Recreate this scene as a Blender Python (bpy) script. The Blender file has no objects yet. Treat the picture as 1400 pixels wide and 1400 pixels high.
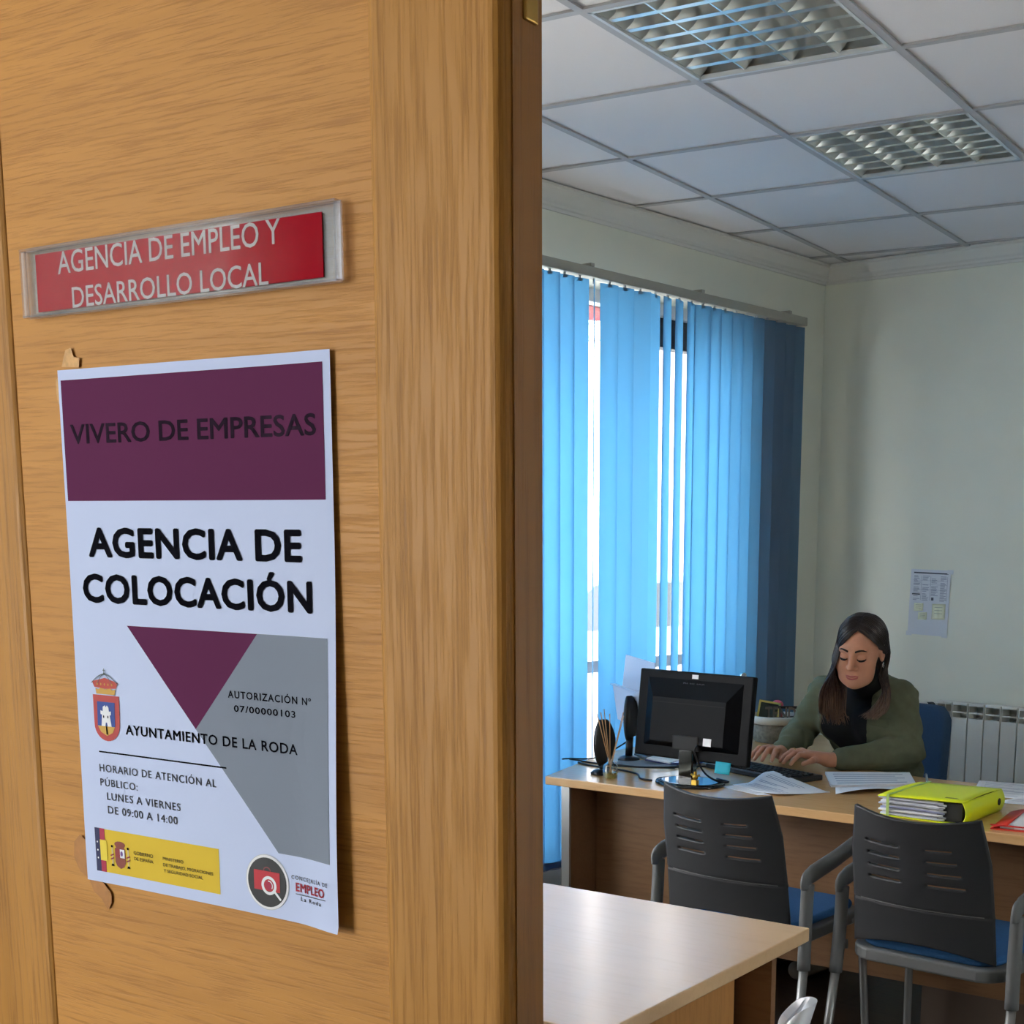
import bpy, bmesh, math, random
import numpy as np
from mathutils import Vector, Matrix, Euler
random.seed(7)
SC = bpy.context.scene
COL = SC.collection
PI = math.pi

# ------------------------------------------------------------------ camera
CAM = Vector((3.81876, -5.80163, 1.5594))
RIGHT = Vector((0.7727794, 0.6345186, 0.01407661))
UP = Vector((-0.12233104, 0.12715018, 0.9843109))
FWD = Vector((-0.62277373, 0.76237719, -0.17588036))
FPX, CX, CY = 1911.4, 911.7, 1085.8
cd = bpy.data.cameras.new('camera')
cam = bpy.data.objects.new('camera', cd)
COL.objects.link(cam)
m = Matrix((RIGHT, UP, -FWD)).transposed().to_4x4()
m.translation = CAM
cam.matrix_world = m
cd.sensor_fit = 'HORIZONTAL'; cd.sensor_width = 36.0
cd.lens = FPX / 1400 * 36
cd.shift_x = (700 - CX) / 1400
cd.shift_y = (CY - 700) / 1400
cd.clip_start = 0.02; cd.clip_end = 200
SC.camera = cam
# ------------------------------------------------------------------ world, exposure
wd = bpy.data.worlds.new('overcast_sky'); SC.world = wd; wd.use_nodes = True
bg = wd.node_tree.nodes['Background']
bg.inputs[0].default_value = (0.99, 0.99, 0.985, 1)
bg.inputs[1].default_value = 5.0
SC.view_settings.view_transform = 'Standard'
SC.view_settings.look = 'None'
SC.view_settings.exposure = 1.82
SC.view_settings.gamma = 1.0
SC.view_settings.use_curve_mapping = False


def area(name, loc, aim, sx, sy, power=0, color=(1, 1, 1), portal=False):
    l = bpy.data.lights.new(name, 'AREA'); l.shape = 'RECTANGLE'
    l.size = sx; l.size_y = sy; l.energy = power; l.color = color
    if portal:
        l.cycles.is_portal = True
    o = bpy.data.objects.new(name, l); COL.objects.link(o)
    o.location = loc
    d = Vector(aim)
    o.rotation_euler = d.to_track_quat('-Z', 'Z').to_euler()
    return o


YAW = math.radians(8.3805)                       # door wall is turned by this much
DH = Vector((math.cos(YAW), math.sin(YAW), 0)); DN = Vector((-math.sin(YAW), math.cos(YAW), 0))
P0 = Vector((3.12868, -5.36835, 1.50301))        # centre of the poster on the door
def dw(u, n, z=0.0):                             # door-wall frame -> world (z absolute)
    p = P0 + DH * u + DN * n; return Vector((p.x, p.y, z))

area('daylight_window', (-0.27, -1.65, 1.36), (1, 0, 0), 1.9, 2.1, portal=True)
area('added_side_window_portal', (5.12, -2.85, 1.2), (-1, 0, 0), .5, 1.5, portal=True)  # sky portal of the added fill window on the right
area('unseen_front_window_portal', (-0.27, -3.825, 1.52), (1, 0, 0), 1.85, 1.95, portal=True)  # sky portal of the unseen left window, added for daylight
area('added_hall_window_portal', dw(-1.26, -1.99, 1.6), DN, .98, 1.5, portal=True)  # sky portal of the hall window added to light the door

# ------------------------------------------------------------------ helpers
def s2l(c):
    return tuple(((v / 255) / 12.92 if v / 255 <= 0.04045 else ((v / 255 + 0.055) / 1.055) ** 2.4) for v in c)

MATS = {}
def mat(name, rgb, rough=0.5, metal=0.0, lin=False, spec=0.5, coat=0.0, trans=0.0, ior=1.45, noise=0.0, nscale=20.0, bump=0.0, bscale=60.0, emit=None):
    if name in MATS: return MATS[name]
    M = bpy.data.materials.new(name); M.use_nodes = True
    nt = M.node_tree; b = nt.nodes['Principled BSDF']
    c = rgb if lin else s2l(rgb)
    b.inputs['Base Color'].default_value = (*c, 1)
    b.inputs['Roughness'].default_value = rough; b.inputs['Metallic'].default_value = metal
    b.inputs['Specular IOR Level'].default_value = spec
    b.inputs['Coat Weight'].default_value = coat
    b.inputs['Transmission Weight'].default_value = trans; b.inputs['IOR'].default_value = ior
    if noise or bump:
        tc = nt.nodes.new('ShaderNodeTexCoord')
    if noise:
        n = nt.nodes.new('ShaderNodeTexNoise'); n.inputs['Scale'].default_value = nscale; n.inputs['Detail'].default_value = 5
        r = nt.nodes.new('ShaderNodeValToRGB')
        r.color_ramp.elements[0].position = 0.3; r.color_ramp.elements[1].position = 0.7
        r.color_ramp.elements[0].color = (*[v * (1 - noise) for v in c], 1)
        r.color_ramp.elements[1].color = (*[min(1, v * (1 + noise)) for v in c], 1)
        nt.links.new(tc.outputs['Object'], n.inputs['Vector']); nt.links.new(n.outputs['Fac'], r.inputs['Fac'])
        nt.links.new(r.outputs['Color'], b.inputs['Base Color'])
    if bump:
        n2 = nt.nodes.new('ShaderNodeTexNoise'); n2.inputs['Scale'].default_value = bscale; n2.inputs['Detail'].default_value = 4
        bp = nt.nodes.new('ShaderNodeBump'); bp.inputs['Strength'].default_value = bump; bp.inputs['Distance'].default_value = 0.004
        nt.links.new(tc.outputs['Object'], n2.inputs['Vector']); nt.links.new(n2.outputs['Fac'], bp.inputs['Height'])
        nt.links.new(bp.outputs['Normal'], b.inputs['Normal'])
    MATS[name] = M
    return M


def wood(name, base, dark, stretch, rough=0.45, fleck=0.5, bump=0.15, broad=0.35, coat=0.0, spec=0.5):
    """oak / beech veneer: long grain flecks stretched along one object axis"""
    if name in MATS: return MATS[name]
    M = bpy.data.materials.new(name); M.use_nodes = True
    nt = M.node_tree; b = nt.nodes['Principled BSDF']; L = nt.links.new
    tc = nt.nodes.new('ShaderNodeTexCoord')
    wa = nt.nodes.new('ShaderNodeTexNoise'); wa.inputs['Scale'].default_value = 2.2; wa.inputs['Detail'].default_value = 2
    L(tc.outputs['Object'], wa.inputs['Vector'])
    mx = nt.nodes.new('ShaderNodeMix'); mx.data_type = 'VECTOR'; mx.inputs['Factor'].default_value = 0.012
    L(tc.outputs['Object'], mx.inputs['A']); L(wa.outputs['Color'], mx.inputs['B'])
    mp = nt.nodes.new('ShaderNodeMapping'); mp.inputs['Scale'].default_value = stretch
    L(mx.outputs['Result'], mp.inputs['Vector'])
    n1 = nt.nodes.new('ShaderNodeTexNoise'); n1.inputs['Scale'].default_value = 1.0; n1.inputs['Detail'].default_value = 6; n1.inputs['Roughness'].default_value = 0.65
    L(mp.outputs['Vector'], n1.inputs['Vector'])
    r1 = nt.nodes.new('ShaderNodeValToRGB')
    r1.color_ramp.elements[0].position = 0.36; r1.color_ramp.elements[1].position = 0.52
    r1.color_ramp.elements[0].color = (1, 1, 1, 1); r1.color_ramp.elements[1].color = (0, 0, 0, 1)
    L(n1.outputs['Fac'], r1.inputs['Fac'])
    mp2 = nt.nodes.new('ShaderNodeMapping'); mp2.inputs['Scale'].default_value = tuple(v * 0.12 for v in stretch)
    L(tc.outputs['Object'], mp2.inputs['Vector'])
    n2 = nt.nodes.new('ShaderNodeTexNoise'); n2.inputs['Scale'].default_value = 1.0; n2.inputs['Detail'].default_value = 4
    L(mp2.outputs['Vector'], n2.inputs['Vector'])
    bl, dl = s2l(base), s2l(dark)
    m1 = nt.nodes.new('ShaderNodeMix'); m1.data_type = 'RGBA'
    m1.inputs['A'].default_value = (*bl, 1); m1.inputs['B'].default_value = (*dl, 1)
    k = nt.nodes.new('ShaderNodeMath'); k.operation = 'MULTIPLY'; k.inputs[1].default_value = fleck
    L(r1.outputs['Color'], k.inputs[0]); L(k.outputs[0], m1.inputs['Factor'])
    m2 = nt.nodes.new('ShaderNodeMix'); m2.data_type = 'RGBA'; m2.blend_type = 'MULTIPLY'
    r2 = nt.nodes.new('ShaderNodeValToRGB')
    r2.color_ramp.elements[0].position = 0.3; r2.color_ramp.elements[1].position = 0.7
    r2.color_ramp.elements[0].color = (1 - broad, 1 - broad * 1.15, 1 - broad * 1.4, 1); r2.color_ramp.elements[1].color = (1, 1, 1, 1)
    L(n2.outputs['Fac'], r2.inputs['Fac'])
    m2.inputs['Factor'].default_value = 1.0
    L(m1.outputs['Result'], m2.inputs['A']); L(r2.outputs['Color'], m2.inputs['B'])
    L(m2.outputs['Result'], b.inputs['Base Color'])
    b.inputs['Roughness'].default_value = rough; b.inputs['Coat Weight'].default_value = coat; b.inputs['Coat Roughness'].default_value = 0.2
    b.inputs['Specular IOR Level'].default_value = spec
    if bump:
        bp = nt.nodes.new('ShaderNodeBump'); bp.inputs['Strength'].default_value = bump; bp.inputs['Distance'].default_value = 0.0015; bp.invert = True
        L(r1.outputs['Color'], bp.inputs['Height']); L(bp.outputs['Normal'], b.inputs['Normal'])
    MATS[name] = M
    return M


def translucent(name, rgb_t, rgb_d, mixf=0.5, lin=True):
    M = bpy.data.materials.new(name); M.use_nodes = True; nt = M.node_tree
    nt.nodes.remove(nt.nodes['Principled BSDF']); out = nt.nodes['Material Output']
    t = nt.nodes.new('ShaderNodeBsdfTranslucent'); t.inputs[0].default_value = (*rgb_t, 1)
    d = nt.nodes.new('ShaderNodeBsdfDiffuse'); d.inputs[0].default_value = (*rgb_d, 1)
    x = nt.nodes.new('ShaderNodeMixShader'); x.inputs[0].default_value = mixf
    nt.links.new(d.outputs[0], x.inputs[1]); nt.links.new(t.outputs[0], x.inputs[2]); nt.links.new(x.outputs[0], out.inputs[0])
    MATS[name] = M
    return M


def clear(name, tint=(0.95, 0.97, 0.98), gloss=0.08, rough=0.02):
    """thin clear pane: mostly see-through with a mirror-like reflection"""
    M = bpy.data.materials.new(name); M.use_nodes = True; nt = M.node_tree
    nt.nodes.remove(nt.nodes['Principled BSDF']); out = nt.nodes['Material Output']
    t = nt.nodes.new('ShaderNodeBsdfTransparent'); t.inputs[0].default_value = (*tint, 1)
    g = nt.nodes.new('ShaderNodeBsdfGlossy'); g.inputs['Roughness'].default_value = rough
    fr = nt.nodes.new('ShaderNodeLayerWeight'); fr.inputs['Blend'].default_value = 0.25
    ad = nt.nodes.new('ShaderNodeMath'); ad.operation = 'MULTIPLY_ADD'; ad.inputs[1].default_value = 0.5 if gloss > .02 else .07; ad.inputs[2].default_value = gloss; ad.use_clamp = True
    nt.links.new(fr.outputs['Fresnel'], ad.inputs[0])
    x = nt.nodes.new('ShaderNodeMixShader')
    nt.links.new(ad.outputs[0], x.inputs[0]); nt.links.new(t.outputs[0], x.inputs[1]); nt.links.new(g.outputs[0], x.inputs[2]); nt.links.new(x.outputs[0], out.inputs[0])
    MATS[name] = M
    return M


def obj(name, me, parent=None, loc=None, rot=None):
    o = bpy.data.objects.new(name, me); COL.objects.link(o)
    if parent is not None: o.parent = parent
    if loc is not None: o.location = loc
    if rot is not None: o.rotation_euler = rot
    return o

def tag(o, label, cat=None, group=None, kind=None):
    if label: o['label'] = label
    if cat: o['category'] = cat
    if group: o['group'] = group
    if kind: o['kind'] = kind
    return o

def thing(name, label, cat, loc=(0, 0, 0), rz=0.0, group=None, kind=None):
    o = obj(name, None, None, loc, (0, 0, rz))
    return tag(o, label, cat, group, kind)


class MB:
    """collects shapes; build() links them as one mesh"""
    def __init__(s):
        s.bm = bmesh.new(); s.mi = 0
    def _mark(s, faces, smooth=False):
        for f in faces:
            f.material_index = s.mi; f.smooth = smooth
    def box(s, c, d, rot=None):
        M = Matrix.Translation(c) @ ((rot if isinstance(rot, Matrix) else Euler(rot).to_matrix()).to_4x4() if rot is not None else Matrix()) @ Matrix.Diagonal((*d, 1))
        r = bmesh.ops.create_cube(s.bm, size=1.0, matrix=M)
        s._mark({f for v in r['verts'] for f in v.link_faces}); return s
    def bar(s, a, b, w, h, up=(0, 0, 1)):
        a, b = Vector(a), Vector(b); d = (b - a); L = d.length; d.normalize()
        x = d.cross(Vector(up)); x = x.normalized() if x.length > 1e-6 else Vector((1, 0, 0)); z = x.cross(d)
        R = Matrix((x, d, z)).transposed()
        return s.box((a + b) / 2, (w, L, h), R)
    def prism(s, pts, ext, close=True, smooth=False):
        """polygon (3D points) extruded by vector ext"""
        ext = Vector(ext)
        a = [s.bm.verts.new(Vector(p)) for p in pts]; b = [s.bm.verts.new(Vector(p) + ext) for p in pts]
        n = len(pts); fs = []
        fs.append(s.bm.faces.new(a)); fs.append(s.bm.faces.new(b[::-1]))
        for i in range(n):
            j = (i + 1) % n
            fs.append(s.bm.faces.new((a[j], a[i], b[i], b[j])))
        s._mark(fs, smooth); return s
    def poly(s, pts, smooth=False):
        f = s.bm.faces.new([s.bm.verts.new(Vector(p)) for p in pts]); s._mark([f], smooth); return s
    def lathe(s, prof, c=(0, 0, 0), n=24, smooth=True, cap=True, sx=1.0, sy=1.0, rot=None):
        c = Vector(c); R = Euler(rot).to_matrix() if rot is not None else Matrix.Identity(3)
        rings = []
        for r, z in prof:
            rings.append([s.bm.verts.new(c + R @ Vector((r * math.cos(2 * PI * i / n) * sx, r * math.sin(2 * PI * i / n) * sy, z))) for i in range(n)])
        fs = []
        for a, b in zip(rings, rings[1:]):
            for i in range(n):
                j = (i + 1) % n
                fs.append(s.bm.faces.new((a[i], a[j], b[j], b[i])))
        s._mark(fs, smooth); fs = []
        if cap:
            fs.append(s.bm.faces.new(rings[0][::-1])); fs.append(s.bm.faces.new(rings[-1]))
        s._mark(fs, False); return s
    def tube(s, pts, r, n=10, smooth=True, flat=1.0, cap=True, up=None):
        """sweep a circle (or flattened ellipse) along points; r number or list"""
        pts = [Vector(p) for p in pts]; m = len(pts)
        rr = r if isinstance(r, (list, tuple)) else [r] * m
        rings = []; px = None
        for i in range(m):
            t = (pts[min(i + 1, m - 1)] - pts[max(i - 1, 0)]).normalized()
            if px is None:
                ref = Vector(up) if up is not None else (Vector((0, 0, 1)) if abs(t.z) < 0.9 else Vector((1, 0, 0)))
                px = ref - t * ref.dot(t); px.normalize()
            else:
                px = px - t * px.dot(t); px.normalize()
            py = t.cross(px)
            rings.append([s.bm.verts.new(pts[i] + (px * math.cos(2 * PI * k / n) * flat + py * math.sin(2 * PI * k / n)) * rr[i]) for k in range(n)])
        fs = []
        for a, b in zip(rings, rings[1:]):
            for k in range(n):
                j = (k + 1) % n
                fs.append(s.bm.faces.new((a[k], a[j], b[j], b[k])))
        s._mark(fs, smooth); fs = []
        if cap and n > 2:
            fs.append(s.bm.faces.new(rings[0][::-1])); fs.append(s.bm.faces.new(rings[-1]))
            s._mark(fs, False)
        return s
    def ball(s, c, r, seg=16, scale=(1, 1, 1), rot=None):
        M = Matrix.Translation(c) @ (Euler(rot).to_matrix().to_4x4() if rot is not None else Matrix()) @ Matrix.Diagonal((*[r * k for k in scale], 1))
        q = bmesh.ops.create_uvsphere(s.bm, u_segments=seg, v_segments=max(6, seg // 2), radius=1.0, matrix=M)
        s._mark({f for v in q['verts'] for f in v.link_faces}, True); return s
    def grid(s, fn, nu, nv, smooth=True):
        V = [[s.bm.verts.new(Vector(fn(i / nu, j / nv))) for j in range(nv + 1)] for i in range(nu + 1)]
        fs = [s.bm.faces.new((V[i][j], V[i + 1][j], V[i + 1][j + 1], V[i][j + 1])) for i in range(nu) for j in range(nv)]
        s._mark(fs, smooth); return s
    def build(s, name, mats, parent=None, loc=None, rot=None, bevel=0.0, seg=2, solid=0.0, label=None, fix=True, subsurf=0):
        if fix and not solid: bmesh.ops.recalc_face_normals(s.bm, faces=s.bm.faces[:])
        me = bpy.data.meshes.new(name); s.bm.to_mesh(me); s.bm.free()
        for q in (mats if isinstance(mats, (list, tuple)) else [mats]): me.materials.append(q)
        o = obj(name, me, parent, loc, rot)
        if subsurf:
            md = o.modifiers.new('sub', 'SUBSURF'); md.levels = subsurf; md.render_levels = subsurf
        if solid:
            md = o.modifiers.new('solid', 'SOLIDIFY'); md.thickness = solid; md.offset = 0
        if bevel:
            md = o.modifiers.new('bevel', 'BEVEL'); md.width = bevel; md.segments = seg; md.limit_method = 'ANGLE'; md.angle_limit = math.radians(40)
            md.harden_normals = False
        if label: o['label'] = label
        return o


def copy_tree(o, parent=None):
    c = o.copy(); COL.objects.link(c)
    if parent is not None: c.parent = parent
    for ch in list(o.children): copy_tree(ch, c)
    return c

_dg = None
def text_geo(s, offset=0.0, spacing=1.0):
    """letters as flat 2D polygons at unit size -> verts, faces"""
    cu = bpy.data.curves.new('t', 'FONT'); cu.body = s; cu.offset = offset; cu.size = 1.0; cu.resolution_u = 3; cu.fill_mode = 'FRONT'
    cu.space_character = spacing
    o = bpy.data.objects.new('t', cu); COL.objects.link(o)
    dg = bpy.context.evaluated_depsgraph_get(); dg.update()
    me = bpy.data.meshes.new_from_object(o.evaluated_get(dg))
    V = np.array([tuple(v.co) for v in me.vertices]); F = [tuple(p.vertices) for p in me.polygons]
    bpy.data.objects.remove(o); bpy.data.curves.remove(cu); bpy.data.meshes.remove(me)
    return V, F
_capH = {}
def text_mesh(name, s, x0, x1, base, cap, fn, m, parent, offset=0.0, spacing=1.0):
    """fit text between x0..x1, baseline..cap height; fn maps (x, y) to a 3D point"""
    V, F = text_geo(s, 0.0, spacing)
    if 'h' not in _capH:
        h, _ = text_geo('H'); _capH['h'] = (h[:, 1].min(), h[:, 1].max())
    b0, b1 = _capH['h']
    if offset:
        n0 = len(V); vs = [V]; fs = list(F)
        for i in range(8):
            a = PI * i / 4; vs.append(V + np.array([math.cos(a) * offset, math.sin(a) * offset, 0])); fs += [tuple(k + n0 * (i + 1) for k in f) for f in F]
        V = np.concatenate(vs); F = fs; b0 -= offset; b1 += offset
    X = x0 + (V[:, 0] - V[:, 0].min()) / (V[:, 0].max() - V[:, 0].min()) * (x1 - x0)
    Y = base + (V[:, 1] - b0) / (b1 - b0) * (cap - base)
    me = bpy.data.meshes.new(name)
    me.from_pydata([tuple(fn(x, y)) for x, y in zip(X, Y)], [], F)
    me.materials.append(m)
    return obj(name, me, parent)


def at_z(x, y, z):                                # photo pixel -> point at height z
    d = FWD + RIGHT * ((x - CX) / FPX) - UP * ((y - CY) / FPX)
    return CAM + d * ((z - CAM.z) / d.z)

def at_y(x, y, Y):
    d = FWD + RIGHT * ((x - CX) / FPX) - UP * ((y - CY) / FPX)
    return CAM + d * ((Y - CAM.y) / d.y)

# ------------------------------------------------------------------ materials
H = 2.85
M_wall = mat('wall_paint', (225, 227, 213), 0.75, noise=0.03, nscale=3, bump=0.05, bscale=250)
M_white = mat('white_paint', (226, 227, 226), 0.6)
M_tile = mat('ceiling_tile', (228, 225, 226), 0.85, bump=0.25, bscale=420)
M_tbar = mat('ceiling_bar', (176, 176, 178), 0.5)
M_crown = mat('moulding', (214, 214, 208), 0.6)
M_hall = mat('hall_paint', (216, 214, 206), 0.75, noise=0.02, nscale=3)
M_oakh = wood('oak_panel', (206, 146, 72), (154, 98, 42), (22, 22, 520), 0.45, 0.42, 0.2, 0.16, spec=.25)
M_oakv = wood('oak_stile', (196, 140, 68), (142, 92, 38), (420, 420, 14), 0.45, 0.5, 0.2, 0.16, spec=.25)
M_oakedge = wood('oak_lipping', (184, 128, 64), (140, 92, 42), (200, 200, 8), 0.4, 0.4, 0.15, 0.2)
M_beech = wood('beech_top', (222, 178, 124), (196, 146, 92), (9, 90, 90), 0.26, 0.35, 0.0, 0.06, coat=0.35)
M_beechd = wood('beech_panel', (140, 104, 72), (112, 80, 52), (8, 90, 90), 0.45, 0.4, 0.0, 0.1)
M_beechedge = wood('beech_edge', (226, 172, 104), (200, 142, 76), (9, 60, 60), 0.4, 0.3, 0.0, 0.06)
M_paper = mat('paper', (244, 245, 248), 0.8, spec=0.2)
M_alu = mat('satin_aluminium', (176, 178, 180), 0.35, 0.9)
M_black = mat('black_plastic', (18, 19, 22), 0.35)
M_blackm = mat('black_matte', (22, 22, 24), 0.6)
M_screenback = mat('monitor_shell', (5, 6, 10), 0.5, spec=.12, bump=0.03, bscale=900)
M_gloss = mat('gloss_black', (9, 10, 12), 0.06, coat=0.5)
M_brass = mat('brass', (200, 160, 90), 0.3, 1.0)
M_chrome = mat('chrome', (225, 225, 228), 0.12, 1.0)

# ================================================================= SETTING
def struct(name, mb, m, **k):
    o = mb.build(name, m, **k); o['kind'] = 'structure'; return o

# floor: dark brown wood-look tiles with thin joints
def floor_mat():
    M = wood('floor_boards', (58, 40, 28), (34, 22, 15), (5, 40, 40), 0.35, 0.5, 0.1, 0.3)
    nt = M.node_tree; b = nt.nodes['Principled BSDF']
    src = b.inputs['Base Color'].links[0].from_socket
    br = nt.nodes.new('ShaderNodeTexBrick'); br.inputs['Scale'].default_value = 1.0
    br.inputs['Brick Width'].default_value = 0.9; br.inputs['Row Height'].default_value = 0.3; br.inputs['Mortar Size'].default_value = 0.004
    br.inputs['Color1'].default_value = (1, 1, 1, 1); br.inputs['Color2'].default_value = (0.85, 0.85, 0.85, 1); br.inputs['Mortar'].default_value = (0.3, 0.3, 0.3, 1)
    tc = nt.nodes.new('ShaderNodeTexCoord'); nt.links.new(tc.outputs['Object'], br.inputs['Vector'])
    mm = nt.nodes.new('ShaderNodeMix'); mm.data_type = 'RGBA'; mm.blend_type = 'MULTIPLY'; mm.inputs['Factor'].default_value = 1
    nt.links.new(src, mm.inputs['A']); nt.links.new(br.outputs['Color'], mm.inputs['B']); nt.links.new(mm.outputs['Result'], b.inputs['Base Color'])
    return M
M_floor = floor_mat()
XR = 5.0                                         # right wall
fl = MB(); fl.box((2.2, -3.85, -0.05), (6.4, 8.3, 0.1)); struct('floor', fl, M_floor)

# walls
T = 0.25
WY0, WY1, WZ0, WZ1 = -2.62, -0.72, 0.30, 2.56     # left window opening
wl = MB()
wl.box((-T / 2, (WY1 + T) / 2, H / 2), (T, T - WY1, H))
VY0, VY1, VZ0, VZ1 = -4.75, -2.90, 0.55, 2.5        # second window, unseen behind the door, added for more daylight
wl.box((-T / 2, (VY1 + WY0) / 2, H / 2), (T, WY0 - VY1, H)); wl.box((-T / 2, (-6.1 + VY0) / 2, H / 2), (T, 6.1 + VY0, H))
wl.box((-T / 2, (VY0 + VY1) / 2, VZ0 / 2), (T, VY1 - VY0, VZ0)); wl.box((-T / 2, (VY0 + VY1) / 2, (VZ1 + H) / 2), (T, VY1 - VY0, H - VZ1))
wl.box((-T / 2, (WY0 + WY1) / 2, WZ0 / 2), (T, WY1 - WY0, WZ0))
wl.box((-T / 2, (WY0 + WY1) / 2, (WZ1 + H) / 2), (T, WY1 - WY0, H - WZ1))
struct('wall_left', wl, M_wall)
wb = MB(); wb.box(((XR) / 2, 0.1, H / 2), (XR + 0.4, 0.2, H)); struct('wall_back', wb, M_wall)
RY0, RY1, RZ0, RZ1 = -3.1, -2.6, 0.45, 1.95
wr = MB()
wr.box((XR + 0.1, (RY1 + 0.1) / 2, H / 2), (0.2, 0.1 - RY1, H))
wr.box((XR + 0.1, (RY0 - 5.0) / 2, H / 2), (0.2, RY0 + 5.0, H))
wr.box((XR + 0.1, (RY0 + RY1) / 2, RZ0 / 2), (0.2, RY1 - RY0, RZ0))
wr.box((XR + 0.1, (RY0 + RY1) / 2, (RZ1 + H) / 2), (0.2, RY1 - RY0, H - RZ1))
struct('wall_right', wr, M_wall)
# front wall with the doorway (turned with the door)
def dbox(mb, u0, u1, n0, n1, z0, z1):
    mb.box(dw((u0 + u1) / 2, (n0 + n1) / 2, (z0 + z1) / 2), (u1 - u0, n1 - n0, z1 - z0), (0, 0, YAW))
DU0, DU1, DZ = -0.29, 1.16, 2.06
wf = MB()
dbox(wf, -3.25, DU0, -0.03, 0.08, 0, H); dbox(wf, DU1, 1.95, -0.03, 0.08, 0, H); dbox(wf, DU0, DU1, -0.03, 0.08, DZ + 0.06, H)
struct('wall_front', wf, M_hall)
tr = MB()
dbox(tr, DU0 - 0.07, DU0 + 0.055, -0.045, 0.095, 0, DZ + 0.06); dbox(tr, DU1 - 0.055, DU1 + 0.07, -0.045, 0.095, 0, DZ + 0.06); dbox(tr, DU0 - 0.07, DU1 + 0.07, -0.045, 0.095, DZ, DZ + 0.12)
struct('trim_1', tr, M_oakv, bevel=0.004)
# hall around the camera, lit by an added, unseen window in the wall behind it
hl = MB(); HN = -1.9
dbox(hl, -1.9, -1.8, HN, -0.03, 0, H); struct('wall_hall_left', hl, M_hall)
HW0, HW1, HWZ0, HWZ1 = -1.75, -0.77, 0.85, 2.35
hb = MB(); dbox(hb, -1.9, HW0, HN - 0.1, HN, 0, H); dbox(hb, HW1, 1.95, HN - 0.1, HN, 0, H); dbox(hb, HW0, HW1, HN - 0.1, HN, 0, HWZ0); dbox(hb, HW0, HW1, HN - 0.1, HN, HWZ1, H)
struct('wall_hall_back', hb, M_hall)
hr = MB(); dbox(hr, 1.85, 1.95, HN, -0.03, 0, H); struct('wall_hall_right', hr, M_hall)
M_pane = clear('window_glass', gloss=0.03)
M_frame = mat('white_window_frame', (225, 226, 228), 0.4)
hw = MB(); hm = (HW0 + HW1) / 2
for u0, u1, z0, z1 in ((HW0, HW0 + .06, HWZ0, HWZ1), (HW1 - .06, HW1, HWZ0, HWZ1), (HW0, HW1, HWZ0, HWZ0 + .06), (HW0, HW1, HWZ1 - .06, HWZ1), (hm - .03, hm + .03, HWZ0, HWZ1)):
    dbox(hw, u0, u1, HN - .08, HN - .02, z0, z1)
w3 = struct('added_window_hall', hw, M_frame)
hg = MB(); dbox(hg, HW0 + .06, HW1 - .06, HN - .052, HN - .048, HWZ0 + .06, HWZ1 - .06); hg.build('pane', M_pane, w3)

# ceiling: suspended tiles on a grid that is turned against the walls
G0 = Vector((-0.093, 3.76)) ; tg = math.radians(9.6)
gex = Vector((math.cos(tg), -math.sin(tg))); gey = Vector((math.sin(tg), math.cos(tg)))
GO = G0 + (gey - gex) * 0.065
def g2r(x, y, z=H):                               # grid metres -> room
    p = Vector((x, y)) - GO
    return Vector((p.dot(gex), p.dot(gey), z))
def in_room(p):
    q = (p - P0); n = q.dot(DN)
    return -0.75 < p.x < XR + .7 and p.y < .75 and n > -3.0
LIGHTS = [(1, 1), (1, 3), (4, 1), (4, 3), (1, -2), (4, -2)]
ct = MB(); ct.mi = 0
cell = 0.6
for i in range(-7, 13):
    for j in range(-12, 9):
        a = [(i + .0) * cell, (j + .0) * cell]
        c = g2r(a[0] + .3, a[1] + .3)
        if not in_room(c): continue
        if (i, j) in LIGHTS: continue
        e = .010
        # tile face sits slightly above the bars
        q = [g2r(a[0] + x, a[1] + y, H + .004) for x, y in ((e, e), (cell - e, e), (cell - e, cell - e), (e, cell - e))]
        ct.prism(q, (0, 0, .014))
cl = struct('ceiling', ct, M_tile)
cb = MB()
for i in range(-7, 14):
    cb.bar(g2r(i * cell, -7.2), g2r(i * cell, 5.4), .024, .006)
for j in range(-12, 10):
    cb.bar(g2r(-4.2, j * cell), g2r(7.8, j * cell), .0235, .0058)
struct('trim_2', cb, M_tbar)
# slab above the suspended ceiling keeps daylight out
sl = MB(); sl.box((2.2, -3.85, H + 0.35), (6.6, 8.6, 0.1))
struct('ceiling_slab', sl, M_hall)
for nm_, c_, d_ in (('trim_3', (2.2, 0.35, H + .15), (6.6, .1, .5)), ('trim_4', (-.35, -3.85, H + .15), (.1, 8.6, .5)), ('trim_5', (XR + .35, -3.85, H + .15), (.1, 8.6, .5)), ('trim_6', (2.2, -8.1, H + .15), (6.6, .1, .5))):
    q = MB(); q.box(c_, d_); struct(nm_, q, M_hall)

# crown moulding along left and back walls
prof = [(0, 0), (.065, 0), (.065, -.010), (.057, -.014), (.050, -.028), (.034, -.050), (.022, -.058), (.018, -.066), (.010, -.070), (.008, -.080), (0, -.080)]
cm = MB(); cm.prism([(x, 0, H - .001 + z) for x, z in prof], (0, -6.0, 0)); struct('trim_7', cm, M_crown)
cm = MB(); cm.prism([(0, -x, H - .001 + z) for x, z in prof], (XR, 0, 0)); struct('trim_8', cm, M_crown)
# skirting
sk = MB(); sk.box((XR / 2, -.008, .04), (XR, .016, .08)); struct('baseboard_back', sk, M_oakedge)

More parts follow.
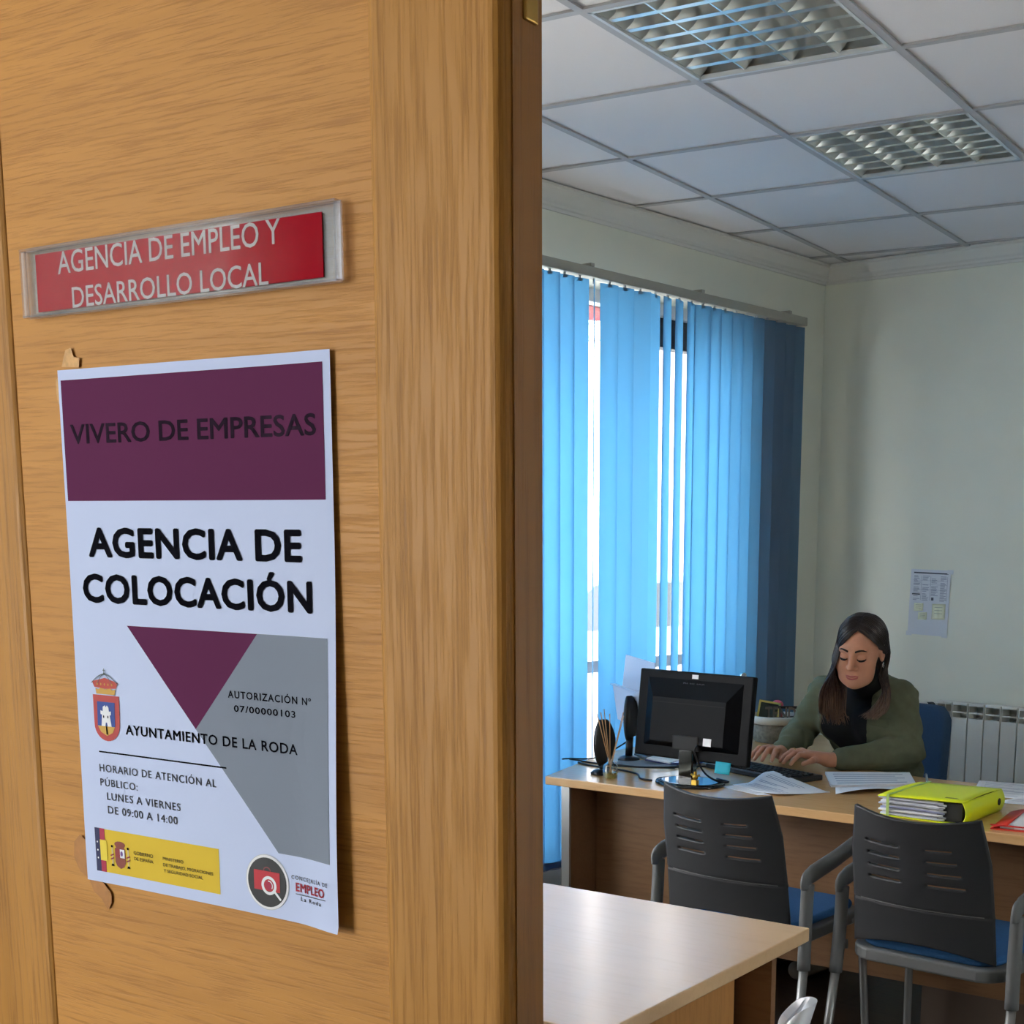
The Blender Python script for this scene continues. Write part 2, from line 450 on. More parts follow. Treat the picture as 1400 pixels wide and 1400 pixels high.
# left window: tall frame, upper clear pane, lower frosted panel, behind the blinds
wn = MB(); FX = -0.16
for y in (WY0 + .03, WY1 - .03, (WY0 + WY1) / 2 + .12): wn.box((FX, y, (WZ0 + WZ1) / 2), (.06, .06, WZ1 - WZ0))
for z in (WZ0 + .03, WZ1 - .02): wn.box((FX, (WY0 + WY1) / 2, z), (.06, WY1 - WY0, .06))
wn.box((FX, (WY0 + WY1) / 2, 1.05), (.06, WY1 - WY0, .05))
w1 = struct('window_1', wn, M_frame, bevel=0.004)
p1 = MB(); p1.box((FX, (WY0 + WY1) / 2, (1.05 + WZ1) / 2), (.006, WY1 - WY0 - .06, WZ1 - 1.08)); p1.build('pane', M_pane, w1)
M_frost = translucent('frosted_glass', (.86, .88, .92), (.8, .8, .82), .75)
p2 = MB(); p2.box((FX, (WY0 + WY1) / 2, (WZ0 + 1.05) / 2), (.006, WY1 - WY0 - .06, 1.05 - WZ0 - .05)); p2.build('frosted_panel', M_frost, w1)
wn = MB()
for y in (VY0 + .03, VY1 - .03, (VY0 + VY1) / 2): wn.box((FX, y, (VZ0 + VZ1) / 2), (.06, .06, VZ1 - VZ0))
for z in (VZ0 + .03, VZ1 - .03): wn.box((FX, (VY0 + VY1) / 2, z), (.06, VY1 - VY0, .06))
w4 = struct('unseen_window_left', wn, M_frame, bevel=0.004)
p1 = MB(); p1.box((FX, (VY0 + VY1) / 2, (VZ0 + VZ1) / 2), (.006, VY1 - VY0 - .06, VZ1 - VZ0 - .08)); p1.build('pane', M_pane, w4)
# window in the right wall (out of frame, added to brighten the room)
wn = MB(); FX2 = XR + .1
for y in (RY0 + .03, RY1 - .03, (RY0 + RY1) / 2): wn.box((FX2, y, (RZ0 + RZ1) / 2), (.06, .06, RZ1 - RZ0))
for z in (RZ0 + .03, RZ1 - .03): wn.box((FX2, (RY0 + RY1) / 2, z), (.06, RY1 - RY0, .06))
w2 = struct('added_window_right', wn, M_frame, bevel=0.004)
p1 = MB(); p1.box((FX2, (RY0 + RY1) / 2, (RZ0 + RZ1) / 2), (.006, RY1 - RY0 - .06, RZ1 - RZ0 - .08)); p1.build('pane', M_pane, w2)

# outside: street, pale facade opposite, red awning strip over the window
st = MB(); st.box((-7.3, 2, -.2), (14, 40, .1)); struct('ground', st, mat('pavement', (190, 188, 184), 0.9, noise=.08, nscale=4))
aw = MB(); aw.box((-.42, -2.0, 2.61), (.25, 2.0, .16))
tag(aw.build('awning', mat('red_awning', (140, 22, 38), 0.7)), 'dark red awning strip outside above the window, glimpsed between blind slats', 'awning')
sb = MB(); sb.box((-.19, -1.0, 2.475), (.06, .56, .17)); sb.build('shutter_box', mat('dark_shutter', (60, 62, 72), 0.5), w1)

# pale facade across the street and a parked car, seen blown out through the gaps
fc = MB(); fc.box((-12, 4, 4), (.4, 40, 8.4)); fo = struct('wall_street_opposite', fc, mat('pale_facade', (240, 232, 230), 0.9, noise=.05, nscale=1.2))
fw = MB()
for k in range(7):
    y = -6 + k * 3.2
    for z in (1.4, 4.3): fw.box((-11.79, y, z), (.03, 1.0, 1.4))
fw.build('window_panes', mat('facade_glass', (188, 150, 156), 0.5), fo)

def build_car():
    t = thing('car', 'teal parked car with dark windows outside, glimpsed between the blind slats', 'car', (-5.2, 4.1, -.15), math.radians(84))
    side = [(-2.1, .35), (-2.12, .75), (-1.5, .92), (-.75, 1.42), (.75, 1.46), (1.5, 1.0), (2.05, .9), (2.1, .4)]
    b = MB(); b.prism([(x, -.82, z) for x, z in side], (0, 1.64, 0)); b.build('body', mat('car_paint', (120, 165, 172), .25, coat=.8), t, bevel=.06, seg=3)
    for s in (-1, 1):
        g = MB(); g.prism([(x, s * .825, z) for x, z in ((-1.3, .95), (-.7, 1.35), (.7, 1.38), (1.25, .98))], (0, s * .01, 0))
        g.build('side_window', mat('car_glass', (40, 48, 56), .1), t)
    for x in (-1.35, 1.35):
        for s in (-1, 1):
            w = MB(); w.lathe([(.31, -.1), (.33, -.07), (.33, .07), (.31, .1)], (x, s * .74, .33), 24, rot=(PI / 2, 0, 0)); w.build('wheel', mat('tyre', (30, 30, 32), .8), t)
build_car()

# ================================================================= VERTICAL BLIND
M_slat = translucent('blue_blind_fabric', (.065, .262, .50), (.20, .26, .34), 0.5)
M_rail = mat('blind_rail', (166, 166, 156), 0.45)
M_clip = mat('clip_plastic', (170, 180, 188), 0.4)
bl = thing('vertical_blind', 'blue vertical slat blind hanging in front of the bright window', 'blind', (.1, -.34, 0))
BZ0, BZ1 = .30, 2.55
h_ = MB(); h_.box((0, -1.15, 2.556), (.045, 2.34, .036)); hr_ = h_.build('headrail', M_rail, bl, bevel=.003)
hb_ = MB()
for y in (-.12, -.75, -1.42, -2.1):
    hb_ = MB(); hb_.box((-.05, y, 2.577), (.09, .03, .006)); hb_.box((.0, y, 2.580), (.05, .02, .012)); hb_.build('wall_bracket', M_rail, hr_)
SW, PITCH = .089, .0795
def slat_mesh(w, z0, z1):
    b = MB()
    def fn(u, v):
        x = (u - .5) * w
        return (.0045 * (1 - (2 * u - 1) ** 2), x, z0 + (z1 - z0) * v)
    b.grid(fn, 6, 1)
    me = bpy.data.meshes.new('slat'); b.bm.to_mesh(me); b.bm.free(); me.materials.append(M_slat); return me
sm = slat_mesh(SW, BZ0, BZ1 - .02)
ck = MB(); ck.box((0, 0, BZ1 - .026), (.008, .018, .012)); ck.box((0, 0, BZ1 - .005), (.008, .008, .03)); ck.lathe([(.009, 0), (.009, .008)], (0, 0, BZ1 + .0), 10)
cm_ = bpy.data.meshes.new('carrier_clip'); ck.bm.to_mesh(cm_); ck.bm.free(); cm_.materials.append(M_clip)
wk = MB(); wk.box((0, 0, BZ0 + .016), (.007, SW - .012, .030))
wm_ = bpy.data.meshes.new('bottom_weight'); wk.bm.to_mesh(wm_); wk.bm.free(); wm_.materials.append(M_slat)
special = {16: 44, 15: -41, 17: 14, 10: -16, 9: -18, 8: -20}
NS = 29
for k in range(NS):
    y = -.035 - PITCH * k + .042 * PITCH * (k if k <= 13 else {14: 9, 15: 5.5, 16: 2.5}.get(k, 0))
    a = {17: -43, 14: 34, 13: -14, 12: -18, 11: -18, 10: -18}.get(k, 14 + 5 * math.sin(k * 2.3))
    if k < 4: a = 24 + 4 * math.sin(k)
    s_ = obj('slat', sm, bl, (0, y, 0), (0, 0, -math.radians(a)))
    obj('carrier_clip', cm_, s_); obj('bottom_weight', wm_, s_)
for s in (-1, 1):
    c = MB(); c.tube([(s * .018, -.04 - .0795 * k * .5, BZ0 + .008 - .004 * (k % 2)) for k in range(56)], .0016, 5); c.build('bottom_chain', M_clip, bl)

# ================================================================= CEILING LIGHTS
M_mirror = mat('louvre_mirror', (232, 233, 230), 0.28, .85)
M_housing = mat('light_housing', (198, 200, 198), 0.28, 0.75)
M_tube = mat('fluorescent_tube', (236, 238, 236), 0.3)
M_lframe = mat('light_frame', (206, 212, 216), 0.35)
def ceiling_light(i, j, label):
    c = g2r(i * cell + .3, j * cell + .3, H)
    t = thing('ceiling_light', label, 'ceiling light', c, -tg * -1 if False else 0, 'recessed louvre ceiling lights')
    t.rotation_euler = (0, 0, tg)
    f = MB(); hs = .288
    for s in (-1, 1):
        f.box((s * (hs - .004), 0, .002), (.010, 2 * hs, .012)); f.box((0, s * (hs - .004), .002), (2 * hs, .010, .012))
    f.build('frame', M_lframe, t)
    hsg = MB(); hh = .085
    hsg.poly([(-hs, -hs, hh), (hs, -hs, hh), (hs, hs, hh), (-hs, hs, hh)])
    for s in (-1, 1):
        hsg.poly([(s * hs, -hs, 0), (s * hs, hs, 0), (s * hs, hs, hh), (s * hs, -hs, hh)])
        hsg.poly([(-hs, s * hs, 0), (hs, s * hs, 0), (hs, s * hs, hh), (-hs, s * hs, hh)])
    hsg.build('housing', M_housing, t)
    W4 = 2 * (hs - .009) / 4
    for k in range(4):
        x = -hs + .009 + W4 * (k + .5)
        tb = MB(); tb.tube([(x, -.27, .058), (x, .27, .058)], .013, 14); tb.build('tube', M_tube, t)
        lv = MB()
        # curved side reflectors of this trough
        def rf(s):
            def fn(u, v):
                return (x + s * (W4 / 2 - .001 - .046 * u ** .75), -hs + .01 + (2 * hs - .02) * v, .003 + .062 * u)
            return fn
        for s in (-1, 1): lv.grid(rf(s), 5, 1)
        # cross blades, bowed so the lower edge is wider
        NB = 7
        for q in range(1, NB):
            y = -hs + .009 + q * 2 * (hs - .009) / NB
            for s in (-1, 1):
                lv.grid(lambda u, v, y=y, s=s, x=x: (x + (v - .5) * (W4 - .004), y + s * (.0012 + .009 * (1 - u) ** 2), .004 + .036 * (1 - (1 - u)) + .010 * (2 * v - 1) ** 2 * 0), 4, 6)
            lv.box((x, y, .0035), (W4 - .004, .019, .0012))
        lv.box((x - W4 / 2, 0, .0035), (.005, 2 * hs - .02, .0015))
        lv.build('louvre', M_mirror, t, fix=False)
ceiling_light(1, 1, 'square louvre ceiling light nearest the door, cut off by the photo top edge')
ceiling_light(1, 3, 'square louvre ceiling light further in, nearer the back wall')
for ij, l in (((4, 1), 'louvre ceiling light on the right side of the room near the door'), ((4, 3), 'louvre ceiling light on the right side of the room near the back wall')):
    ceiling_light(*ij, l)

# ================================================================= DOOR LEAF
def build_door():
    t = thing('door_1', 'closed narrow oak door leaf with a recessed cross-grain panel', 'door', (P0.x, P0.y, 0), YAW, kind='structure')
    TH = .036
    p = MB(); p.box((-.0075, TH / 2 + .0012, 1.02), (.285, TH - .0024, 2.02)); p.build('panel', M_oakh, t)
    for nm, x0, x1 in (('stile', .1325, .2115), ('stile', -.226, -.1455)):
        q = MB(); q.box(((x0 + x1) / 2, TH / 2, 1.02), (x1 - x0, TH, 2.02)); q.build(nm, M_oakv, t, bevel=.006, seg=4)
    e = MB(); e.box((.2118, TH / 2 + .002, 1.02), (.0012, TH - .014, 2.0)); e.build('edge_lipping', M_oakedge, t)
    b = MB(); b.box((.2130, .0215, 1.885), (.0024, .010, .19)); bo = b.build('flush_bolt', M_brass, t, bevel=.0009)
    l = MB(); l.box((.2146, .0215, 1.825), (.003, .008, .05)); l.build('lever', M_brass, bo, bevel=.001)
    for z in (.25, 1.05, 1.85):
        h = MB(); h.tube([(-.230, -.004, z - .045), (-.230, -.004, z + .045)], .007, 12); h.build('hinge', M_brass, t)
    return t
build_door()
# resin / glue stains left on the door by old tape
M_stain = mat('glue_stain', (180, 120, 56), 0.4, noise=.12, nscale=160)
M_tapeold = mat('old_tape', (214, 162, 96), 0.35, noise=.2, nscale=200)
def blot(name, pts, m, label):
    b = MB()
    P = [P0 + DH * (u / 1000) + DN * .0011 + Vector((0, 0, v / 1000)) for u, v in pts]
    b.prism(P, -DN * .00008)
    return tag(b.build(name, m), label, 'stain' if 'stain' in name else 'tape')
blot('glue_stain', [(-106, -148), (-100, -146), (-92, -150), (-86, -155), (-86, -161), (-90, -166), (-95, -160), (-102, -156)], M_stain, 'brown glue stain on the door below the poster lower left corner')
blot('glue_stain', [(-107, -125), (-112, -122), (-118, -127), (-119, -137), (-114, -145), (-107, -148)], M_stain, 'brown glue stain on the door beside the poster lower left edge')
blot('tape_remnant', [(-103, 151), (-99, 160), (-94, 161), (-92, 156), (-87, 155), (-88, 150)], M_tapeold, 'pale scrap of old tape on the door above the poster top left corner')
blot('tape_remnant', [(-106, 146), (-109, 144), (-109, 137), (-108, 131), (-106, 130)], M_tapeold, 'small pale scrap of tape on the door at the poster left edge')

# ================================================================= POSTER (A4) ON THE DOOR
def sstep(a, b, x):
    k = min(1, max(0, (x - a) / (b - a))); return k * k * (3 - 2 * k)
def lift(u, v):                                   # mm, paper standing off the door
    d = -.7
    d += 5.0 * sstep(70, 110, u) * sstep(60, -120, v) + .8 * sstep(60, 110, u)
    d += .6 * sstep(-60, -110, u)
    d += 2.5 * sstep(20, 80, u) * sstep(-146, -153, v)
    d += .25 * math.sin(v / 34 + .6) * math.sin(u / 41)
    return d
def pf(layer):
    def fn(u, v): return Vector((u / 1000, -(lift(u, v) + .16 * layer) / 1000, v / 1000))
    return fn
def build_poster():
    b = MB(); f0 = pf(0)
    W_, H_ = 211.0, 298.0
    def fn(a, c):
        u = -105.5 + W_ * a; v = -148.9 + H_ * c
        u += -.5 * sstep(.3, 0, c) if a == 0 else 0
        return f0(u, v)
    b.grid(fn, 56, 76)
    t = b.build('poster', mat('poster_paper', (204, 215, 246), .8, spec=.15), None, (P0.x, P0.y, P0.z), (0, 0, YAW))
    tag(t, 'white paper notice with purple banner and grey triangle taped to the oak door', 'poster')
    pur = mat('print_purple', (96, 34, 76), .7, spec=.15); gry = mat('print_grey', (136, 144, 158), .8, spec=.1); ink = mat('print_ink', (15, 15, 24), .8, spec=.05)
    inkp = mat('print_ink_soft', (44, 20, 44), .7, spec=.15); yel = mat('print_yellow', (226, 190, 42), .7); red = mat('print_red', (196, 38, 52), .6); nav = mat('print_navy', (30, 34, 84), .6)
    wht = mat('print_white', (240, 240, 244), .7); crim = mat('print_crimson', (176, 32, 66), .6); gold = mat('print_gold', (206, 160, 66), .6); blu = mat('print_blue', (34, 66, 150), .6); brn = mat('print_brown', (140, 64, 48), .6); lgr = mat('print_light_grey', (196, 200, 210), .7)
    ink2 = mat('print_ink_grey', (58, 60, 74), .6)
    def shape(name, items, mats, layer=1):
        """items: (points, material index, extra layer)"""
        b = MB()
        for pts, mi, ly in items:
            b.mi = mi; f = pf(layer + ly)
            b.poly([f(u, v) for u, v in pts])
        # orient to the viewer
        for fc_ in b.bm.faces:
            fc_.normal_update()
            if fc_.normal.y > 0: fc_.normal_flip()
        return b.build(name, mats, t, fix=False)
    def ell(cx, cy, rx, ry, n=28, a0=0, a1=2 * PI): return [(cx + rx * math.cos(a0 + (a1 - a0) * k / n), cy + ry * math.sin(a0 + (a1 - a0) * k / n)) for k in range(n + (0 if a1 - a0 > 6.2 else 1))]
    def strip(x0, y0, x1, y1, nx=14, ny=6):        # rectangle cut into cells so it follows the paper
        xs = [x0 + (x1 - x0) * i / nx for i in range(nx + 1)]; ys = [y0 + (y1 - y0) * j / ny for j in range(ny + 1)]
        return [[(xs[i], ys[j]), (xs[i + 1], ys[j]), (xs[i + 1], ys[j + 1]), (xs[i], ys[j + 1])] for i in range(nx) for j in range(ny)]
    def tri(a, b_, c, n=14):                      # triangle cut into slices
        out = []
        for k in range(n):
            p = k / n; q = (k + 1) / n
            L0 = [a[i] + (c[i] - a[i]) * p for i in (0, 1)]; R0 = [b_[i] + (c[i] - b_[i]) * p for i in (0, 1)]
            L1 = [a[i] + (c[i] - a[i]) * q for i in (0, 1)]; R1 = [b_[i] + (c[i] - b_[i]) * q for i in (0, 1)]
            for s in range(6):
                f = lambda P, Q, w: (P[0] + (Q[0] - P[0]) * w, P[1] + (Q[1] - P[1]) * w)
                pts = [f(L0, R0, s / 6), f(L0, R0, (s + 1) / 6), f(L1, R1, (s + 1) / 6), f(L1, R1, s / 6)]
                if k == n - 1: pts = pts[:3]
                out.append(pts)
        return out
    shape('purple_banner', [(p, 0, 0) for p in strip(-103, 76.2, 100.3, 143.4, 20, 8)], pur)
    shape('purple_triangle', [(p, 0, 0) for p in tri((-58.2, 6.3), (47.1, 6.3), (-4.3, -49))], pur)
    # grey block: slanted left side
    gi = []
    ys = [6.3 + (-112.2 - 6.3) * k / 26 for k in range(27)]
    def gx(v): return 47.1 + (-4.3 - 47.1) * (6.3 - v) / 55.3 if v > -49 else -4.3 + (57.3 + 4.3) * (-49 - v) / 63.4
    ys = sorted(set(ys + [-49.0]), reverse=True)
    for a, c in zip(ys, ys[1:]):
        for s in range(10):
            l0, l1 = gx(a), gx(c); r = 99.7
            gi.append(([(l0 + (r - l0) * s / 10, a), (l0 + (r - l0) * (s + 1) / 10, a), (l1 + (r - l1) * (s + 1) / 10, c), (l1 + (r - l1) * s / 10, c)], 0, 0))
    shape('grey_block', gi, gry, 1)
    def T(s, x0, x1, base, cap, m_, off=0.0, layer=2, sp=1.0):
        return text_mesh('printed_text', s, x0, x1, base, cap, pf(layer), m_, t, off, sp)
    T('VIVERO DE EMPRESAS', -97, 95, 108, 118.8, inkp, .018)
    T('AGENCIA DE', -87.5, 82.5, 44.5, 61.2, ink, .034, sp=1.06)
    T('COLOCACIÓN', -94.5, 89.2, 18.5, 35, ink, .034, sp=1.06)
    T('AUTORIZACIÓN Nº', 22.8, 86.4, -29.4, -25.4, ink, .018, sp=1.2)
    T('07/00000103', 27, 73.6, -36.8, -33.2, ink, .018, sp=1.15)
    T('AYUNTAMIENTO DE LA RODA', -63.5, 74.2, -56.7, -51, ink, .018, sp=1.1)
    shape('rule', [(p, 0, 0) for p in strip(-88, -69.2, 19.1, -68.3, 10, 1)], ink, 2)
    T('HORARIO DE ATENCIÓN AL', -88.4, 10.4, -80.6, -76.2, ink2, .004, sp=1.15)
    T('PÚBLICO:', -88.4, -55.8, -89.2, -84.9, ink2, .004, sp=1.15)
    T('LUNES A VIERNES', -83.3, -19.8, -97.3, -92.9, ink2, .004, sp=1.12)
    T('DE 09:00 A 14:00', -83.2, -22.9, -105.5, -101, ink2, .004, sp=1.12)
    # town crest
    crest = []
    shield = [(-90.8, -35), (-68, -35), (-68.4, -52)] + [(-79.6 + 11.1 * math.cos(a), -52 - 10 * math.sin(a)) for a in [PI * k / 14 for k in range(1, 14)]] + [(-90.6, -52)]
    crest.append((shield, 0, 0))
    crest.append(([(-87.2, -38.9), (-71.8, -38.9), (-72.4, -53.2), (-87.6, -53.2)], 1, 1))
    crest.append(([(-87.4, -53.2), (-72.6, -53.2), (-74.6, -56.8), (-79.7, -58.9), (-85, -56.8)], 2, 1))
    tower = [(-84, -53.2), (-83.2, -46.5), (-84.4, -46.2), (-84.4, -44), (-82.4, -44.4), (-82.2, -41.8), (-80.2, -40.8), (-79.6, -42), (-78.6, -40.8), (-77.2, -42), (-77, -44.4), (-75.2, -44.2), (-75.4, -46.4), (-76.4, -46.6), (-75.2, -53.2), (-78.6, -53.2), (-79, -51), (-80.2, -51), (-80.6, -53.2)]
    crest.append((tower, 3, 2))
    for x in (-81.6, -77.9): crest.append((ell(x, -47.6, .5, .9, 8), 4, 3))
    crest.append(([(-80, -53.2), (-79.3, -53.2), (-78.9, -58), (-79.9, -58)], 4, 3))
    # crown
    crest.append(([(-87.4, -34.4), (-71.4, -34.4), (-70.6, -31), (-72.8, -31.8), (-75.4, -30.8), (-79.6, -31.4), (-83.6, -30.8), (-86, -31.8), (-88, -31)], 2, 1))
    crest.append(([(-89, -30.6), (-91, -27.2), (-87, -26.4), (-83, -25.6), (-79.7, -24.8), (-76, -25.6), (-72, -26.4), (-68.4, -27.2), (-70.2, -30.6), (-79.7, -31.2)], 5, 0))
    for x0 in (-91.2, -86, -79.7, -73.4, -68.2):
        n = 10; arc = []
        for k in range(n + 1):
            w = k / n; arc.append((x0 + (-79.7 - x0) * w, -28 + 5.6 * math.sin(w * PI / 2)))
        pts = arc + [(a[0], a[1] - .55) for a in arc[::-1]]
        if abs(x0 + 79.7) > 1: crest.append((pts, 6, 2))
    crest.append((ell(-79.7, -22.3, .7, .7, 10), 6, 2)); crest.append(([(-80, -22), (-79.4, -22), (-79.4, -19.4), (-80, -19.4)], 6, 2)); crest.append(([(-80.7, -20.6), (-78.7, -20.6), (-78.7, -20.1), (-80.7, -20.1)], 6, 2))
    for k in range(5): crest.append((ell(-86 + 3.15 * k, -28.6, .55, .8, 8), 2, 2))
    shape('town_crest', crest, [mat('crest_red', (186, 62, 58), .6), blu, gold, wht, ink, mat('crown_red', (190, 66, 52), .6), mat('crown_line', (92, 104, 108), .6)], 2)
    # yellow government banner
    gv = [(p, 0, 0) for p in strip(-96.2, -142, 10, -115.7, 12, 3)]
    gv += [([(-96.4, -142), (-92, -142), (-92, -115.4), (-96.4, -115.4)], 1, 1), ([(-92, -142), (-87.6, -142), (-87.6, -115.4), (-92, -115.4)], 2, 1), ([(-92, -135), (-86.1, -135), (-86.1, -122.4), (-92, -122.4)], 3, 2)]
    for v in (-124, -129, -133.8): gv.append((ell(-94.3, v, .6, .6, 8), 4, 2))
    gv.append((ell(-74.6, -123.6, 4.8, 1.9, 16), 5, 1)); gv.append(([(-79, -123.8), (-70.2, -123.8), (-71.2, -126), (-78, -126)], 5, 1))
    sh2 = [(-79.2, -126), (-70, -126), (-70, -134.5), (-71.6, -137), (-74.6, -138.4), (-77.8, -137), (-79.2, -134.5)]
    gv.append((sh2, 5, 1)); gv.append(([(-74.6, -126.4), (-70.6, -126.4), (-70.6, -131.6), (-74.6, -131.6)], 4, 2)); gv.append(([(-78.6, -126.4), (-74.6, -126.4), (-74.6, -131.6), (-78.6, -131.6)], 6, 2))
    gv.append((ell(-73, -129, 1.1, 1.6, 12), 7, 3))
    for x in (-81.5, -67.5):
        gv.append(([(x - .6, -136.4), (x + .6, -136.4), (x + .6, -126), (x - .6, -126)], 8, 1)); gv.append((ell(x, -125.3, .9, .8, 8), 9, 2)); gv.append(([(x - 1.3, -137.4), (x + 1.3, -137.4), (x + .8, -136), (x - .8, -136)], 9, 2))
        for q in range(2): gv.append(([(x - 1.6, -131.6 - 2.2 * q), (x + 1.5, -130.4 - 2.2 * q), (x + 1.5, -129.5 - 2.2 * q), (x - 1.6, -130.7 - 2.2 * q)], 6, 2))
    shape('government_banner', gv, [yel, nav, crim, mat('flag_yellow', (240, 214, 60), .6), wht, brn, mat('coat_red', (150, 44, 52), .6), mat('coat_violet', (120, 84, 150), .6), mat('pillar_pale', (214, 196, 140), .6), ink], 1)
    for s, x0, x1, b_, c in (('GOBIERNO', -62.3, -45.4, -128, -125.9), ('DE ESPAÑA', -62.2, -45.5, -131.4, -129.4), ('MINISTERIO', -36.9, -19.5, -128, -126.1), ('DE TRABAJO, MIGRACIONES', -36.9, 5, -131.7, -129.8), ('Y SEGURIDAD SOCIAL', -36.7, -3.6, -135.2, -133.3)):
        T(s, x0, x1, b_, c, mat('print_olive', (92, 78, 24), .6), .008, 3)
    # round job-search emblem
    em = [(ell(47.9, -129.6, 16.6, 15.7, 40), 0, 0), (ell(47.9, -129.6, 16.2, 15.3, 40), 1, 1), (ell(47.9, -129.6, 14.8, 13.9, 40), 2, 2)]
    em.append(([(38, -134.4), (57.8, -134.4), (57.8, -123.3), (38, -123.3)], 3, 3))
    ar = ell(48.2, -123.3, 3, 2.5, 12, 0, PI); ar2 = ell(48.2, -123.3, 2.3, 1.8, 12, 0, PI)
    for a, b2, c, d in zip(ar, ar[1:], ar2[1:], ar2): em.append(([a, b2, c, d], 4, 3))
    e1 = ell(49.6, -131.2, 5.8, 5.3, 28); e2 = ell(49.6, -131.2, 3.9, 3.6, 28)
    for k in range(28): em.append(([e1[k], e1[(k + 1) % 28], e2[(k + 1) % 28], e2[k]], 1, 4))
    em.append((ell(49.6, -131.2, 2.9, 2.7, 20), 5, 4))
    e3 = ell(49.6, -131.2, 3.1, 2.9, 10, -.6, 1.7); e4 = ell(49.6, -131.2, 2.5, 2.3, 10, -.6, 1.7)
    for a, b2, c, d in zip(e3, e3[1:], e4[1:], e4): em.append(([a, b2, c, d], 1, 5))
    em.append(([(53, -134.5), (54.3, -133.6), (59, -137.9), (58, -138.8)], 1, 4))
    shape('employment_emblem', em, [lgr, wht, mat('emblem_black', (16, 16, 20), .5), red, mat('emblem_handle', (120, 40, 44), .5), crim], 1)
    T('CONCEJALÍA DE', 66.5, 97.2, -125.1, -122.9, ink2, .01, 2, 1.3)
    T('EMPLEO', 69.6, 94.2, -131.6, -126.7, mat('print_red2', (178, 40, 62), .6), .03, 2, 1.05)
    shape('rule', [([(69.5, -133.2), (95.4, -132.7), (95.4, -132.3), (69.5, -132.8)], 0, 0)], ink2, 2)
    T('La Roda', 73.4, 91, -136.4, -134.2, ink2, .01, 2, 1.3)
    return t
build_poster()

# ================================================================= DOOR SIGN
def build_sign():
    t = thing('door_sign', 'red office name strip in a clear acrylic holder above the notice', 'sign', (P0.x, P0.y, P0.z), YAW)
    red = mat('sign_red', (172, 8, 34), .8, spec=.05); wh = mat('sign_white', (250, 246, 246), .6)
    M_ac = clear('acrylic', (.97, .97, .97), .004, .03)
    b = MB(); q = [(-127, 214.6), (115.6, 216.4), (115.7, 180.4), (-126, 179)]
    b.prism([(u / 1000, -.0012, v / 1000) for u, v in q], (0, .001, 0)); b.build('backing', clear('acrylic_backing', (.86, .84, .84), .03, .2), t)
    r = MB(); r.prism([(u / 1000, -.0018, v / 1000) for u, v in [(-116.6, 212.3), (104.5, 213), (104.6, 182.7), (-116.6, 181.3)]], (0, .0004, 0)); ins = r.build('red_insert', red, t)
    f = lambda u, v: Vector((u / 1000, -.0021, (v + .004 * u) / 1000))
    text_mesh('lettering', 'AGENCIA DE EMPLEO Y', -97, 76.5, 200.6, 212.4, f, wh, ins, .006)
    text_mesh('lettering', 'DESARROLLO LOCAL', -86, 67.2, 181.9, 192.8, f, wh, ins, .006)
    c = MB(); c.prism([(u / 1000, -.0042, v / 1000) for u, v in q], (0, .0018, 0)); c.build('acrylic_cover', M_ac, t)
    e = MB()
    for z in (216.3, 179.2):
        k = 1 if z > 200 else 0
        e.bar((-.127, -.0024, (214.9 if k else 178.9) / 1000), (.1158, -.0024, (216.8 if k else 180.2) / 1000), .0046, .0012)
    e.bar((-.127, -.0024, .179), (-.127, -.0024, .2146), .0046, .0012); e.bar((.1157, -.0024, .1802), (.1157, -.0024, .2166), .0046, .0012)
    e.build('holder_rim', clear('acrylic_rim', (.84, .80, .80), .10, .1), t)
build_sign()

# ================================================================= MAIN DESK
DKX, DKY, DKR = .412, -2.311, math.radians(6.7)
def dk(x, y, z=0.0):                              # desk frame -> room
    c, s = math.cos(DKR), math.sin(DKR); return Vector((DKX + x * c - y * s, DKY + x * s + y * c, z))
DT = .75
def build_desk():
    t = thing('office_desk', 'L-shaped beech office desk by the window with the monitor on it', 'desk', (DKX, DKY, 0), DKR)
    P = [(0, 0), (2.15, 0), (2.15, .8), (1.1, .8), (.78, .86), (.60, 1.02), (.52, 1.25), (.5, 1.6), (-.12, 1.6), (-.165, .615)]
    b = MB(); b.prism([(x, y, DT - .03) for x, y in P], (0, 0, .03))
    b.build('desktop', [M_beech], t, bevel=.003)
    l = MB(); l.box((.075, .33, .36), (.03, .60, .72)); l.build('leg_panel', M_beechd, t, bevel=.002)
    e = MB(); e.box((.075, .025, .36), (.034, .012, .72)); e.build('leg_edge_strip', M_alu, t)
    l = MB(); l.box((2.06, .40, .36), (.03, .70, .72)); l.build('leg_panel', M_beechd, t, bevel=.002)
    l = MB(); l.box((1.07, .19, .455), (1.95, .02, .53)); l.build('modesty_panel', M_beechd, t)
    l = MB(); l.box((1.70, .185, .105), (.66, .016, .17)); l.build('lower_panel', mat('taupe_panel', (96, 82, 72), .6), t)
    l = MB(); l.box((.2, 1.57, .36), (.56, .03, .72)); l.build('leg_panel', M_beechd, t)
    return t
build_desk()

